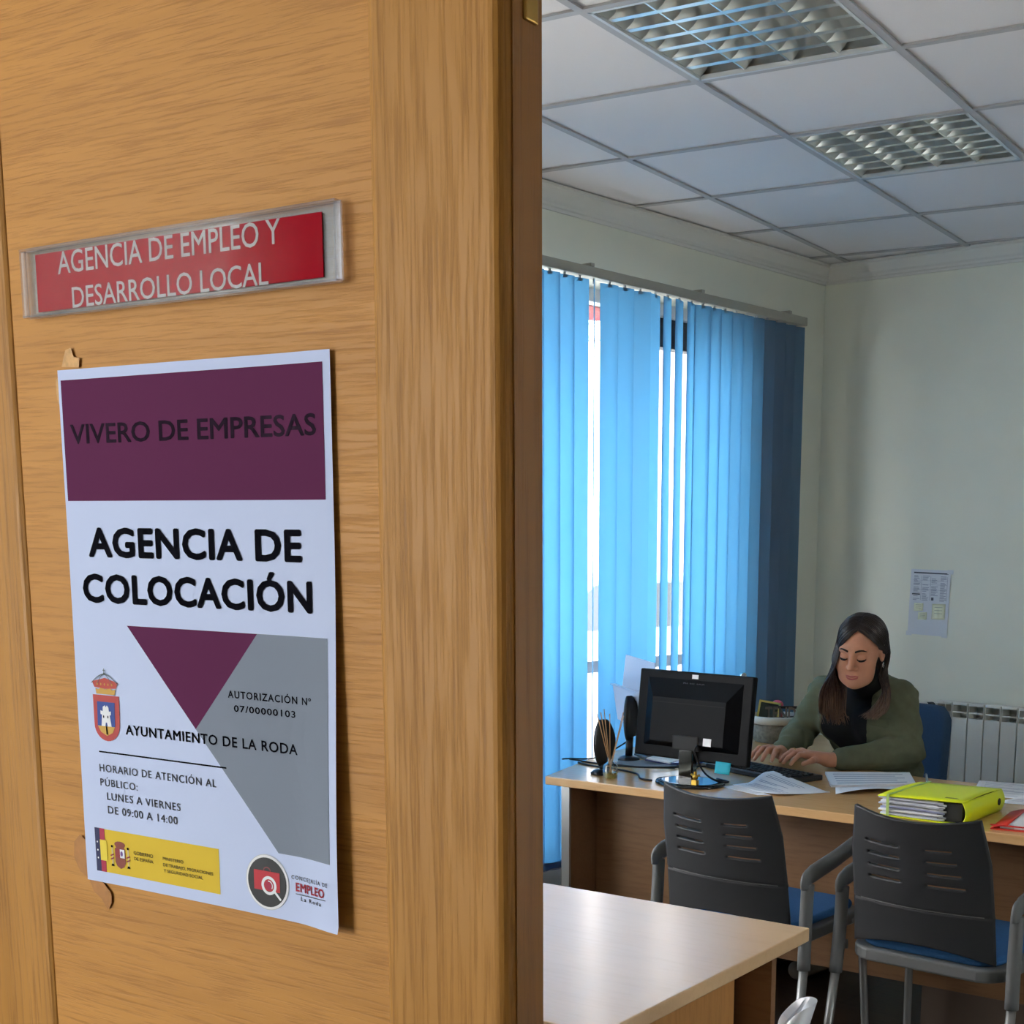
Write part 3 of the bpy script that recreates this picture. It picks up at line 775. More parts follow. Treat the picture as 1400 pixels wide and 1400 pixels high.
# ================================================================= NEAR DESK (foreground)
def build_near_desk():
    t = thing('office_desk', 'pale beech desk corner in the foreground beside the door, bare top', 'desk', (2.215, -3.345, 0), math.radians(7.6))
    # local: corner at origin, top runs to -x and -y
    b = MB(); b.box((-.80, -.40, DT - .015), (1.6, .80, .03)); b.build('desktop', M_beechn, t, bevel=.0025)
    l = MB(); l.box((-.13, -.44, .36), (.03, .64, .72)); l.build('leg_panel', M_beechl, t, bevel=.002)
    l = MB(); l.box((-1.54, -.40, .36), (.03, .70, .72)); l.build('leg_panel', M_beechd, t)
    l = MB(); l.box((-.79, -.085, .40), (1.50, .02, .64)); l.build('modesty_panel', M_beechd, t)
    return t
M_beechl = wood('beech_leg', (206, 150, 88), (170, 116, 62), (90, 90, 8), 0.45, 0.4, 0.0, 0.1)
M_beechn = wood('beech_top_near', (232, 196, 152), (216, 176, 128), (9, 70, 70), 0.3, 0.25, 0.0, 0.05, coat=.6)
build_near_desk()

# ================================================================= VISITOR CHAIRS
M_shell = mat('chair_shell', (52, 54, 57), .5, spec=.3, bump=.12, bscale=500)
M_armp = mat('chair_arm_plastic', (104, 107, 108), .5)
M_cush = mat('blue_fabric', (44, 92, 142), .9, bump=.25, bscale=700, noise=.08, nscale=200)
M_leg = mat('grey_steel', (150, 152, 152), .4, .7)
def cr(pts, n=8):                                 # Catmull-Rom through points
    pts = [Vector(p) for p in pts]; P = [pts[0] * 2 - pts[1]] + pts + [pts[-1] * 2 - pts[-2]]; out = []
    for i in range(1, len(P) - 2):
        for k in range(n):
            t = k / n; a, b, c, d = P[i - 1:i + 3]
            out.append(.5 * ((2 * b) + (c - a) * t + (2 * a - 5 * b + 4 * c - d) * t * t + (3 * b - a - 3 * c + d) * t ** 3))
    out.append(pts[-1]); return out
def chair_back_mesh(parent):
    """curved shell with two columns of four slots and a moulded crease"""
    NX, NZ = 48, 100
    zb, zt = .465, .865
    def pos(u, v, off=0):
        s = 2 * u - 1
        w = .212 - .010 * v - .018 * max(0, v - .7) / .3
        x = s * w
        z = zb + (zt - zb) * v
        z += (.020 * s * s - .016) * max(0, v - .55) / .45      # top edge dips in the middle
        z += .030 * (1 - s * s) * max(0, .35 - v) / .35
        y = -.215 - .045 * v - .035 * v * v - .040 * (1 - s * s)
        if abs(v - .335) < .012: y += .0025
        return Vector((x, y - off, z))
    slots = []
    for r in range(4):
        v0 = round((.515 + r * .092) * 100) / 100
        slots += [(.145 - .004 * r, .40 - .012 * (3 - r) * 0, v0), (.575, .84 - .022 * r, v0 - .0)]
    bm = bmesh.new()
    V = [[bm.verts.new(pos(i / NX, j / NZ)) for j in range(NZ + 1)] for i in range(NX + 1)]
    for i in range(NX):
        for j in range(NZ):
            u, v = (i + .5) / NX, (j + .5) / NZ
            if any(a < u < b and abs(v - c) < .0075 for a, b, c in slots): continue
            bm.faces.new((V[i][j], V[i + 1][j], V[i + 1][j + 1], V[i][j + 1])).smooth = True
    for v in [v for v in bm.verts if not v.link_faces]: bm.verts.remove(v)
    bmesh.ops.recalc_face_normals(bm, faces=bm.faces[:])
    me = bpy.data.meshes.new('backrest'); bm.to_mesh(me); bm.free(); me.materials.append(M_shell)
    o = obj('backrest', me, parent); md = o.modifiers.new('s', 'SOLIDIFY'); md.thickness = .010; md.offset = 0
    cz = MB(); cz.tube([pos(.06 + .88 * k / 24, .335 - .03 * math.sin(PI * k / 24) * 0, .0055) + Vector((0, 0, 0)) for k in range(25)], .0016, 6); cz.build('crease_line', mat('crease_grey', (96, 98, 98), .5), o)
    return o
def build_chair(label):
    t = thing('visitor_chair', label, 'chair', (0, 0, 0), 0, 'visitor chairs in front of the desk')
    chair_back_mesh(t)
    # seat pan with rounded corners and blue cushion
    def rr(w, d0, d1, r, z, n=6):
        out = []
        for cx_, cy_, a0 in ((w - r, d1 - r, 0), (-w + r, d1 - r, PI / 2), (-w + r, d0 + r, PI), (w - r, d0 + r, 1.5 * PI)):
            for k in range(n + 1):
                a = a0 + PI / 2 * k / n; y = cy_ + r * math.sin(a); x = cx_ + r * math.cos(a)
                if y < 0: y -= .030 * (1 - (x / w) ** 2)
                out.append((x, y, z))
        return out
    b = MB(); b.prism(rr(.235, -.225, .215, .07, .415), (0, 0, .038)); b.build('seat_pan', M_armp, t, bevel=.008, seg=3)
    c = MB(); c.prism(rr(.212, -.205, .205, .06, .452), (0, 0, .026)); c.build('seat_cushion', M_cush, t, bevel=.018, seg=4)
    for s in (-1, 1):
        x = s * .262
        a = MB()
        a.tube(cr([(x, -.222, .60), (x, -.220, .628), (x, -.165, .640), (x, -.06, .656), (x, .07, .682), (x, .17, .700)], 5), [.025] * 8 + [.028] * 13 + [.027, .026, .024, .021, .012], 14, flat=.46)
        a.build('armrest', M_armp, t)
        u = MB(); u.tube(cr([(x, -.212, .61), (x, -.218, .50), (s * .266, -.228, .36)], 6), .019, 12, flat=1.0); u.build('upright_sleeve', M_armp, t)
        k = MB(); k.tube([(s * .246, -.20, .44), (s * .262, -.212, .44)], .014, 10); k.build('pivot', M_armp, t)
        l = MB(); l.tube([(s * .266, -.228, .37), (s * .274, -.285, .012)], .0135, 12); lo = l.build('leg', M_leg, t)
        g = MB(); g.lathe([(.016, 0), (.016, .018)], (s * .2745, -.2865, 0), 12); g.build('glide', M_blackm, lo)
        l = MB(); l.tube(cr([(s * .225, .12, .425), (s * .235, .175, .40), (s * .250, .215, .012)], 5), .0125, 12); lo = l.build('leg', M_leg, t)
        g = MB(); g.lathe([(.016, 0), (.016, .018)], (s * .250, .215, 0), 12); g.build('glide', M_blackm, lo)
    return t
ch1 = build_chair('grey slotted-back visitor chair with blue seat, directly before the monitor')
ch1.location = (1.400, -2.343, 0); ch1.rotation_euler = (0, 0, math.radians(4))
ch2 = copy_tree(ch1); ch2.name = 'visitor_chair'
ch2['label'] = 'grey slotted-back visitor chair with blue seat, before the yellow binder'
ch2.location = (2.011, -2.260, 0); ch2.rotation_euler = (0, 0, math.radians(3))

# white chair beside the near desk: only the tip of its backrest shows
def build_white_chair():
    t = thing('side_chair', 'white plastic chair back poking up beside the foreground desk, lower edge of photo', 'chair', (2.305, -4.012, 0), math.radians(122))
    m_ = mat('white_plastic', (226, 232, 240), .35)
    b = MB()
    def fn(u, v):
        s = 2 * u - 1; k = v
        w = .20 * (1 - .75 * max(0, k - .45) ** 2 / .30)
        return (s * w, -.20 - .10 * k + .05 * s * s, .44 + .352 * k - .05 * abs(s) ** 3 * k)
    b.grid(fn, 24, 18); b.build('backrest', m_, t, solid=.014, bevel=.003)
    b = MB(); b.grid(lambda u, v: ((u - .5) * .28, -.2 + .25 * v, .44 - .02 * math.sin(PI * u)), 10, 10); b.build('seat', m_, t, solid=.012)
    for sx in (-1, 1):
        for sy in (-1, 1):
            l = MB(); l.tube([(sx * .12, -.08 + sy * .09, .43), (sx * .13, -.08 + sy * .10, .0)], .012, 10); l.build('leg', M_leg, t)
build_white_chair()

# ================================================================= RADIATOR
M_rad = mat('radiator_white', (224, 223, 214), .4)
def build_radiator():
    t = thing('radiator', 'white aluminium sectional radiator on the back wall behind the blue chair', 'radiator', (.755, -.075, 0))
    me = None
    for k in range(14):
        if me is None:
            b = MB()
            b.box((.04, -.045, .465), (.074, .012, .69)); b.box((.04, 0, .465), (.010, .085, .69)); b.box((.04, .040, .465), (.06, .008, .66))
            # cap: two thin side walls carry the curved top
            b.grid(lambda u, v: (.004 + .072 * u, -.047 + .09 * v, .868 + .010 * math.sin(PI * (.25 + .6 * v))), 1, 6)
            b.box((.04, -.046, .872), (.072, .006, .012))
            b.box((.04, -.043, .834), (.074, .004, .007))
            for x in (.0045, .0755): b.box((x, -.01, .84), (.003, .075, .07))
            b.box((.04, .035, .84), (.07, .004, .07))
            o = b.build('section', M_rad, t, loc=(0, 0, 0), bevel=.0012); me = o.data
        else:
            o2 = o.copy(); COL.objects.link(o2); o2.location = (.08 * k, 0, 0)
    v = MB(); v.tube([(-.005, 0, .845), (-.05, 0, .845)], .012, 12); v.build('valve_pipe', M_chrome, t)
    v = MB(); v.tube([(-.045, -.005, .845), (-.045, -.075, .850)], [.020, .019], 16); v.build('valve_body', M_blackm, t)
    v = MB(); v.tube([(-.045, -.07, .85), (-.050, -.125, .853)], [.021, .018], 16); v.build('valve_head', mat('valve_white', (226, 222, 216), .4), t)
    p = MB(); p.tube([(-.05, 0, .845), (-.05, .07, .845)], .009, 10); p.build('wall_pipe', M_chrome, t)
    br = MB(); br.box((.5, .058, .70), (.03, .03, .05)); br.build('bracket', M_rad, t)
    br = MB(); br.box((.5, .058, .25), (.03, .03, .05)); br.build('bracket', M_rad, t)
build_radiator()

# ================================================================= NOTICE ON THE BACK WALL
def build_notice():
    t = MB(); t.box((0, 0, 0), (.205, .0012, .30))
    o = t.build('wall_notice', mat('notice_paper', (208, 214, 222), .7), None, (.628, -.0035, 1.312), (0, math.radians(1.2), 0))
    tag(o, 'printed contact list taped to the back wall above the radiator', 'notice')
    dk_ = mat('notice_ink', (70, 78, 92), .7); md_ = mat('notice_ink_pale', (140, 150, 170), .7)
    b = MB(); b.box((.002, -.0009, .134), (.178, .0006, .006)); b.box((-.07, -.0009, .036), (.042, .0006, .006)); b.box((.016, -.0009, .017), (.012, .0006, .014)); b.build('printed_heading', dk_, o)
    rnd = random.Random(3); b = MB()
    for c in range(4):
        z = .120
        while z > .008:
            w = rnd.uniform(.016, .036)
            if rnd.random() < .86 and not (c == 2 and z < .03): b.box((-.085 + .046 * c + w / 2, -.0009, z), (w, .0006, .0026))
            z -= .0058
    for x in (-.045, .002, .088): b.box((x, -.0009, .065), (.0012, .0006, .11))
    for z in (.1, .082, .058): b.box((.0, -.0009, z), (.18, .0006, .001))
    b.build('printed_text', md_, o)
    for x, z in ((.1, .143), (.09, -.145), (-.095, -.146)):
        q = MB(); q.box((x, -.0012, z), (.03, .0006, .02)); q.build('tape', mat('wall_tape', (206, 212, 218), .4), o)
    ym = mat('pale_sticky_note', (226, 230, 204), .8)
    for (x, z, w, h, lab) in ((-.052, -.022, .048, .036, 'small pale yellow note stuck left on the wall notice'), (-.030, -.062, .046, .034, 'small pale yellow note stuck lowest on the wall notice'), (.052, -.040, .068, .070, 'larger pale yellow note stuck right on the wall notice')):
        n = MB(); n.grid(lambda u, v: ((u - .5) * w, -.0006 - .007 * max(0, .5 - v) ** 1.5, (v - .5) * h), 2, 8)
        q = n.build('sticky_note', ym, None, (.628 + x, -.0052, 1.312 + z), (0, 0, 0), solid=.0004)
        tag(q, lab, 'sticky note', 'notes stuck on the wall notice')
        l = MB()
        for k in range(3): l.box((0, -.0024 + .0006 * k * 0, h * (.28 - .2 * k)), (w * .6, .0005, .0018))
        l.build('handwriting', mat('note_ink', (140, 150, 140), .8), q)
build_notice()

# ================================================================= PERSON
class SDF:
    """soft union of round shapes sampled on a grid, turned into one closed mesh"""
    def __init__(s, lo, hi, h):
        s.lo = np.array(lo, float); s.h = h
        s.n = np.ceil((np.array(hi) - s.lo) / h).astype(int) + 1
        s.D = np.full(tuple(s.n), 0.2, np.float32)
        s.X = [(s.lo[k] + h * np.arange(s.n[k])).astype(np.float32) for k in range(3)]
    def win(s, lo, hi, m):
        a = np.clip(np.floor((np.array(lo) - m - s.lo) / s.h).astype(int), 0, s.n - 1); b = np.clip(np.ceil((np.array(hi) + m - s.lo) / s.h).astype(int) + 1, 1, s.n)
        sl = tuple(slice(i, j) for i, j in zip(a, b))
        g = np.meshgrid(*[s.X[k][sl[k]] for k in range(3)], indexing='ij')
        return sl, np.stack(g, -1)
    def put(s, sl, d, k, sub=False):
        D = s.D[sl]
        if sub:
            d = -d
            if k <= 0: s.D[sl] = np.maximum(D, d); return
            t = np.clip(.5 - .5 * (d - D) / k, 0, 1); s.D[sl] = d * (1 - t) + D * t + k * t * (1 - t); return
        if k <= 0: s.D[sl] = np.minimum(D, d); return
        t = np.clip(.5 + .5 * (d - D) / k, 0, 1); s.D[sl] = d * (1 - t) + D * t - k * t * (1 - t)
    def cap(s, a, b, r1, r2=None, k=.01, sub=False):
        r2 = r1 if r2 is None else r2; a = np.array(a, float); b = np.array(b, float); R = max(r1, r2)
        sl, P = s.win(np.minimum(a, b) - R, np.maximum(a, b) + R, k + 4 * s.h)
        ab = b - a; t = np.clip(((P - a) @ ab) / max(ab @ ab, 1e-9), 0, 1)
        d = np.linalg.norm(P - a - t[..., None] * ab, axis=-1) - (r1 + (r2 - r1) * t); s.put(sl, d, k, sub)
    def chain(s, pts, rr, k=.01):
        for (a, b), (p, q) in zip(zip(pts, pts[1:]), zip(rr, rr[1:])): s.cap(a, b, p, q, k)
    def ell(s, c, r, R=None, k=.01, sub=False):
        c = np.array(c, float); r = np.array(r, float); m = r.max()
        sl, P = s.win(c - m, c + m, k + 4 * s.h)
        q = P - c
        if R is not None: q = q @ np.array(R)       # columns of R are the local axes
        k0 = np.linalg.norm(q / r, axis=-1); k1 = np.linalg.norm(q / (r * r), axis=-1)
        s.put(sl, np.where(k1 > 1e-6, k0 * (k0 - 1) / np.maximum(k1, 1e-6), -m), k, sub)
    def warp(s, fn):
        g = np.meshgrid(*s.X, indexing='ij'); s.D += fn(*g).astype(np.float32)
    def mesh(s, name, mats, smooth=2):
        import openvdb
        g = openvdb.FloatGrid(background=.2); g.copyFromArray(np.ascontiguousarray(s.D), tolerance=0)
        r = g.convertToQuads(isovalue=0.0) if hasattr(g, 'convertToQuads') else g.convertToPolygons(isovalue=0.0)
        pts = np.asarray(r[0]) * s.h + s.lo; quads = np.asarray(r[-1])
        me = bpy.data.meshes.new(name); me.from_pydata(pts.tolist(), [], quads.tolist())
        bm = bmesh.new(); bm.from_mesh(me); bmesh.ops.recalc_face_normals(bm, faces=bm.faces[:])
        if smooth: 
            for _ in range(smooth): bmesh.ops.smooth_vert(bm, verts=bm.verts[:], factor=.35, use_axis_x=True, use_axis_y=True, use_axis_z=True)
        for f in bm.faces: f.smooth = True
        bm.to_mesh(me); bm.free()
        for q in (mats if isinstance(mats, (list, tuple)) else [mats]): me.materials.append(q)
        return me

def skin_mat():
    M = mat('skin', (204, 146, 118), .6, spec=.25, noise=.05, nscale=40)
    b = M.node_tree.nodes['Principled BSDF']; b.inputs['Subsurface Weight'].default_value = .12; b.inputs['Subsurface Radius'].default_value = (.01, .004, .002); b.inputs['Subsurface Scale'].default_value = .5
    return M
M_skin = skin_mat()
M_lip = mat('lips', (176, 92, 88), .45); M_brow = mat('brow_hair', (44, 30, 26), .7); M_lash = mat('lash', (24, 17, 15), .6)
M_jacket = mat('olive_jacket', (98, 102, 78), .85, bump=.3, bscale=500, noise=.10, nscale=30)
M_top = mat('black_knit', (14, 14, 16), .85, bump=.2, bscale=500)
M_trouser = mat('dark_trousers', (36, 38, 46), .9); M_shoe = mat('grey_shoe', (120, 112, 102), .7)

HC = Vector((1.127, -1.405, 1.188)); HS = 1.035           # head centre, size
HR = Matrix.Rotation(math.radians(14), 3, 'Z') @ Matrix.Rotation(math.radians(3), 3, 'Y') @ Matrix.Rotation(math.radians(14), 3, 'X')
def hd(x, y, z): return HC + HR @ (Vector((x, y, z)) * HS)
HRn = np.array(HR)
SHR, ELR, WRR = (.865, -1.215, .995), (.790, -1.28, .835), (.852, -1.490, .793)
SHL, ELL_, WRL = (1.175, -1.195, 1.000), (1.258, -1.250, .812), (1.070, -1.495, .788)
NB = (1.075, -1.255, 1.055)

def add_head(S):
    e = lambda c, r, k=.012, sub=False: S.ell(hd(*c), [v * HS for v in r], HRn, k, sub)
    c = lambda a, b, r1, r2, k=.01: S.cap(hd(*a), hd(*b), r1 * HS, r2 * HS, k)
    S.cap(NB, hd(0, .03, -.06), .058, .052, .03)
    e((0, .018, .032), (.074, .092, .083), .02)
    e((0, -.028, -.015), (.067, .060, .088), .025)
    e((0, -.034, -.064), (.059, .052, .048), .02)
    e((0, -.064, -.100), (.030, .024, .020), .02)
    for s in (-1, 1): e((s * .030, -.050, -.078), (.030, .030, .028), .02)
    for s in (-1, 1):
        e((s * .042, -.056, -.034), (.029, .027, .029), .02)
        c((s * .010, -.086, .026), (s * .046, -.072, .024), .009, .008, .014)
    for s in (-1, 1):
        e((s * .031, -.097, .004), (.018, .018, .012), .011, True)
        e((s * .0315, -.076, .001), (.0165, .0125, .0125), .003)
    c((0, -.088, .014), (0, -.106, -.030), .0075, .0115, .010)
    for s in (-1, 1): e((s * .0125, -.094, -.034), (.0085, .010, .0075), .006)
    for s in (-1, 1): e((s * .006, -.103, -.043), (.0035, .004, .0030), .003, True)
    e((0, -.089, -.0615), (.021, .008, .0058), .006); e((0, -.088, -.072), (.018, .008, .0068), .006)
    c((-.020, -.087, -.0665), (.020, -.087, -.0665), .0016, .0016, .0) if False else None
    for s in (-1, 1):
        e((s * .077, .012, -.006), (.009, .019, .031), .006); e((s * .083, .010, -.002), (.005, .010, .017), .004, True)

def finger(S, pts, rr): S.chain([tuple(p) for p in pts], rr, .004)
def add_hand(S, wr, knuck, tips, thumb, rk=.0098):
    """palm from wrist to four knuckles; each finger arches over and comes down on the keys"""
    wr = Vector(wr)
    for i, kx in enumerate(knuck):
        S.cap(tuple(wr.lerp(Vector(kx), .12)), kx, .020, .0125, .012)
    for i in range(3): S.cap(knuck[i], knuck[i + 1], .012, .012, .008)
    for kx, tp in zip(knuck, tips):
        a, b = Vector(kx), Vector(tp)
        p1 = a.lerp(b, .42) + Vector((0, 0, .016)); p2 = a.lerp(b, .78) + Vector((0, 0, .010))
        finger(S, [a, p1, p2, b], [rk + .0018, rk, rk * .9, rk * .74])
    a, b, c = [Vector(v) for v in thumb]
    S.cap(tuple(a), tuple(b), .014, .0115, .010); S.cap(tuple(b), tuple(c), .011, .0085, .004)

KR = [(.824, -1.562, .812), (.846, -1.570, .817), (.868, -1.572, .817), (.889, -1.566, .812)]
TR_ = [(.812, -1.632, .786), (.850, -1.660, .786), (.886, -1.664, .786), (.919, -1.650, .786)]
KL = [(.962, -1.532, .812), (.981, -1.550, .817), (1.001, -1.566, .817), (1.022, -1.580, .811)]
TL_ = [(.925, -1.598, .786), (.944, -1.632, .786), (.975, -1.655, .786), (1.012, -1.662, .786)]

def arm(S, a, b, c, r, k=.03):
    S.chain([a, tuple(Vector(a).lerp(Vector(b), .5)), b], r[:3], k); S.chain([b, tuple(Vector(b).lerp(Vector(c), .35)), c], [r[2], r[3], r[4]], k)

def torso(S, g=0.0, k=.05):
    yw = Matrix.Rotation(math.radians(8), 3, 'Z')
    def e(c, r, pitch, kk=k):
        R = yw @ Matrix.Rotation(math.radians(pitch), 3, 'X'); S.ell(c, [v + g for v in r], np.array(R), kk)
    e((1.03, -1.03, .52), (.19, .15, .14), 0)
    e((1.04, -1.085, .68), (.165, .128, .16), 12)
    e((1.035, -1.145, .87), (.170, .122, .16), 20)
    e((1.03, -1.185, .97), (.168, .095, .09), 18)
    for s in (-1, 1): e((1.035 + s * .078, -1.255, .90), (.078, .062, .075), 15, .03)       # bust
    S.cap((1.055, -1.21, 1.01), NB, .075 + g, .060 + g * .6, .04)
    S.cap(SHR, (1.03, -1.215, 1.03), .055 + g, .060 + g, .04); S.cap(SHL, (1.05, -1.215, 1.03), .055 + g, .060 + g, .04)

def build_person():
    S = SDF((.62, -1.80, .0), (1.48, -.80, 1.36), .0036)
    torso(S)
    arm(S, SHR, ELR, WRR, [.050, .046, .040, .040, .027]); arm(S, SHL, ELL_, WRL, [.050, .046, .040, .040, .027])
    for s, hx in ((-1, .94), (1, 1.12)):          # thighs, shins, feet under the desk
        kn = (hx - .01, -1.44, .50); an = (hx - .03, -1.50, .09)
        S.cap((hx, -1.03, .52), kn, .088, .062, .03); S.cap(kn, an, .058, .036, .03); S.cap(an, (hx - .03, -1.66, .045), .034, .030, .02)
    add_head(S)
    add_hand(S, WRR, KR, TR_, [(.880, -1.528, .800), (.910, -1.570, .800), (.930, -1.608, .790)])
    add_hand(S, WRL, KL, TL_, [(1.045, -1.540, .795), (1.062, -1.600, .797), (1.052, -1.642, .789)])
    me = S.mesh('person', [M_skin], 2)
    t = obj('person', me)
    tag(t, 'woman with long dark hair in an olive jacket typing at the desk, looking down', 'person')
    # face details that differ from skin
    def on_face(name, pts, r, m, flat=1.0):
        b = MB(); b.tube(cr([hd(*p) for p in pts], 5), r, 8, flat=flat); return b.build(name, m, t)
    for s in (-1, 1):
        n = 4 * 5 + 1 if False else None
        P = [(s * .013, -.0945, .0245), (s * .024, -.0945, .0295), (s * .037, -.0885, .0310), (s * .050, -.0765, .0250)]
        on_face('eyebrow', P, [.0020 * HS + .0006] * 8 + [.0021] * 5 + [.0012] * 3, M_brow, 1.3)
        P = [(s * .0175, -.0865, -.0040), (s * .025, -.0890, -.0070), (s * .034, -.0885, -.0075), (s * .043, -.0835, -.0055), (s * .0475, -.0785, -.0025)]
        on_face('eyelashes', P, [.0018] * 5 + [.0030] * 11 + [.0016] * 5, M_lash, 1.2)
    b = MB()
    up = [(-.0235, -.0825, -.0665), (-.012, -.0945, -.0635), (0, -.0975, -.0645), (.012, -.0945, -.0635), (.0235, -.0825, -.0665)]
    b.tube(cr([hd(*p) for p in up], 5), [.0006] + [.0030] * 19 + [.0006], 8); b.build('upper_lip', M_lip, t)
    b = MB()
    lw = [(-.0215, -.0830, -.0690), (-.011, -.0930, -.0730), (0, -.0955, -.0745), (.011, -.0930, -.0730), (.0215, -.0830, -.0690)]
    b.tube(cr([hd(*p) for p in lw], 5), [.0006] + [.0036] * 19 + [.0006], 8); b.build('lower_lip', M_lip, t)
    # black knit top with roll neck
    S2 = SDF((.80, -1.42, .50), (1.30, -.86, 1.15), .005)
    torso(S2, .006); S2.cap(NB, hd(0, .022, -.088), .066, .062, .01)
    o = obj('knit_top', S2.mesh('knit_top', M_top, 1), t)
    # jacket: sleeves, back and two open front panels
    J = SDF((.60, -1.62, .46), (1.48, -.82, 1.14), .005)
    torso(J, .011, .05)
    arm(J, SHR, ELR, tuple(Vector(ELR).lerp(Vector(WRR), .86)), [.062, .056, .051, .050, .042], .035)
    arm(J, SHL, ELL_, tuple(Vector(ELL_).lerp(Vector(WRL), .84)), [.063, .058, .053, .052, .043], .035)
    # collar
    for k in range(14):
        a0, a1 = math.radians(-40 + 260 * k / 14), math.radians(-40 + 260 * (k + 1) / 14)
        f = lambda a: (1.066 + .088 * math.cos(a), -1.235 + .075 * math.sin(a), 1.030 + .022 * math.sin(a))
        J.cap(f(a0), f(a1), .016, .016, .008)
    # front opening
    for z, x, w in ((.50, 1.00, .105), (.62, 1.00, .110), (.74, 1.00, .112), (.84, 1.005, .110), (.92, 1.02, .10), (1.0, 1.04, .078), (1.07, 1.06, .058)):
        pass
    op = [(1.00, .50, .115), (1.00, .66, .118), (1.00, .78, .118), (1.008, .88, .112), (1.025, .96, .098), (1.045, 1.03, .075), (1.065, 1.10, .060)]
    for (x, z, w), (x2, z2, w2) in zip(op, op[1:]):
        for q in range(4):
            a = q / 4; b_ = (q + 1) / 4
            xa, za, wa = x + (x2 - x) * a, z + (z2 - z) * a, w + (w2 - w) * a
            J.ell((xa, -1.36, za), (wa, .135 + .05 * (za > .95), .06), None, .0, True)
    def folds(X, Y, Z):
        f = .0026 * np.sin(85 * Z + 45 * X + 4 * np.sin(30 * Y)) + .0022 * np.sin(70 * X - 60 * Y + 25 * Z + 3 * np.sin(40 * Z))
        return f * np.clip((np.abs(X - 1.03) - .10) / .06, .25, 1)
    J.warp(folds)
    jk = obj('jacket', J.mesh('jacket', M_jacket, 1), t)
    # chest pocket flap and front edges laid on the jacket surface
    from mathutils.bvhtree import BVHTree
    bv = BVHTree.FromPolygons([v.co.copy() for v in jk.data.vertices], [tuple(p.vertices) for p in jk.data.polygons])
    def front(x, z, off=.003):
        h = bv.ray_cast(Vector((x, -2.2, z)), Vector((0, 1, 0)))[0]
        return Vector((x, (h.y if h else -1.30) - off, z))
    pk = MB(); pk.grid(lambda u, v: front(1.128 + .062 * u + .006 * v, .912 + .030 * v - .012 * u), 8, 4); pk.build('pocket_flap', M_jacket, jk, solid=.005)
    # trousers and shoes under the desk
    S3 = SDF((.78, -1.75, .03), (1.30, -.82, .72), .008)
    S3.ell((1.03, -1.03, .52), (.20, .16, .15), None, .02)
    for hx in (.94, 1.12):
        kn = (hx - .01, -1.44, .50); an = (hx - .03, -1.50, .12)
        S3.cap((hx, -1.03, .52), kn, .096, .070, .03); S3.cap(kn, an, .066, .050, .03)
    obj('trousers', S3.mesh('trousers', M_trouser, 1), t)
    for hx in (.91, 1.09):
        F = SDF((hx - .07, -1.80, -.01), (hx + .07, -1.40, .14), .005)
        F.cap((hx, -1.49, .055), (hx, -1.50, .10), .045, .042, .02); F.cap((hx, -1.49, .04), (hx, -1.69, .038), .040, .036, .02)
        F.D = np.maximum(F.D, (.002 - F.X[2])[None, None, :])
        obj('shoe', F.mesh('shoe', M_shoe, 1), t)
    # earrings, ring, hair pin
    for s in (-1, 1):
        b = MB(); q = [hd(s * .084, .004 + .008 * math.cos(a), -.046 + .009 * math.sin(a)) for a in [2 * PI * k / 14 for k in range(15)]]
        b.tube(q, .0016, 6); b.build('earring', M_chrome, t)
    b = MB(); b.ball(hd(.086, -.002, .030), .0035); b.build('ear_stud', M_chrome, t)
    c0 = Vector(KL[1]).lerp(Vector(TL_[1]), .30) + Vector((0, 0, .012))
    ax = (Vector(TL_[1]) - Vector(KL[1])).normalized(); s1 = ax.cross(Vector((0, 0, 1))).normalized(); s2_ = s1.cross(ax)
    b = MB(); b.tube([c0 + (s1 * math.cos(a) + s2_ * math.sin(a)) * .0118 for a in [2 * PI * k / 16 for k in range(17)]], .0017, 6); b.build('ring', M_brass, t)
    c0 = Vector(KR[0]).lerp(Vector(TR_[0]), .3) + Vector((0, 0, .012)); ax = (Vector(TR_[0]) - Vector(KR[0])).normalized(); s1 = ax.cross(Vector((0, 0, 1))).normalized(); s2_ = s1.cross(ax)
    b = MB(); b.tube([c0 + (s1 * math.cos(a) + s2_ * math.sin(a)) * .0118 for a in [2 * PI * k / 16 for k in range(17)]], .0022, 6); b.build('ring', M_brass, t)
    build_hair(t)
    return t

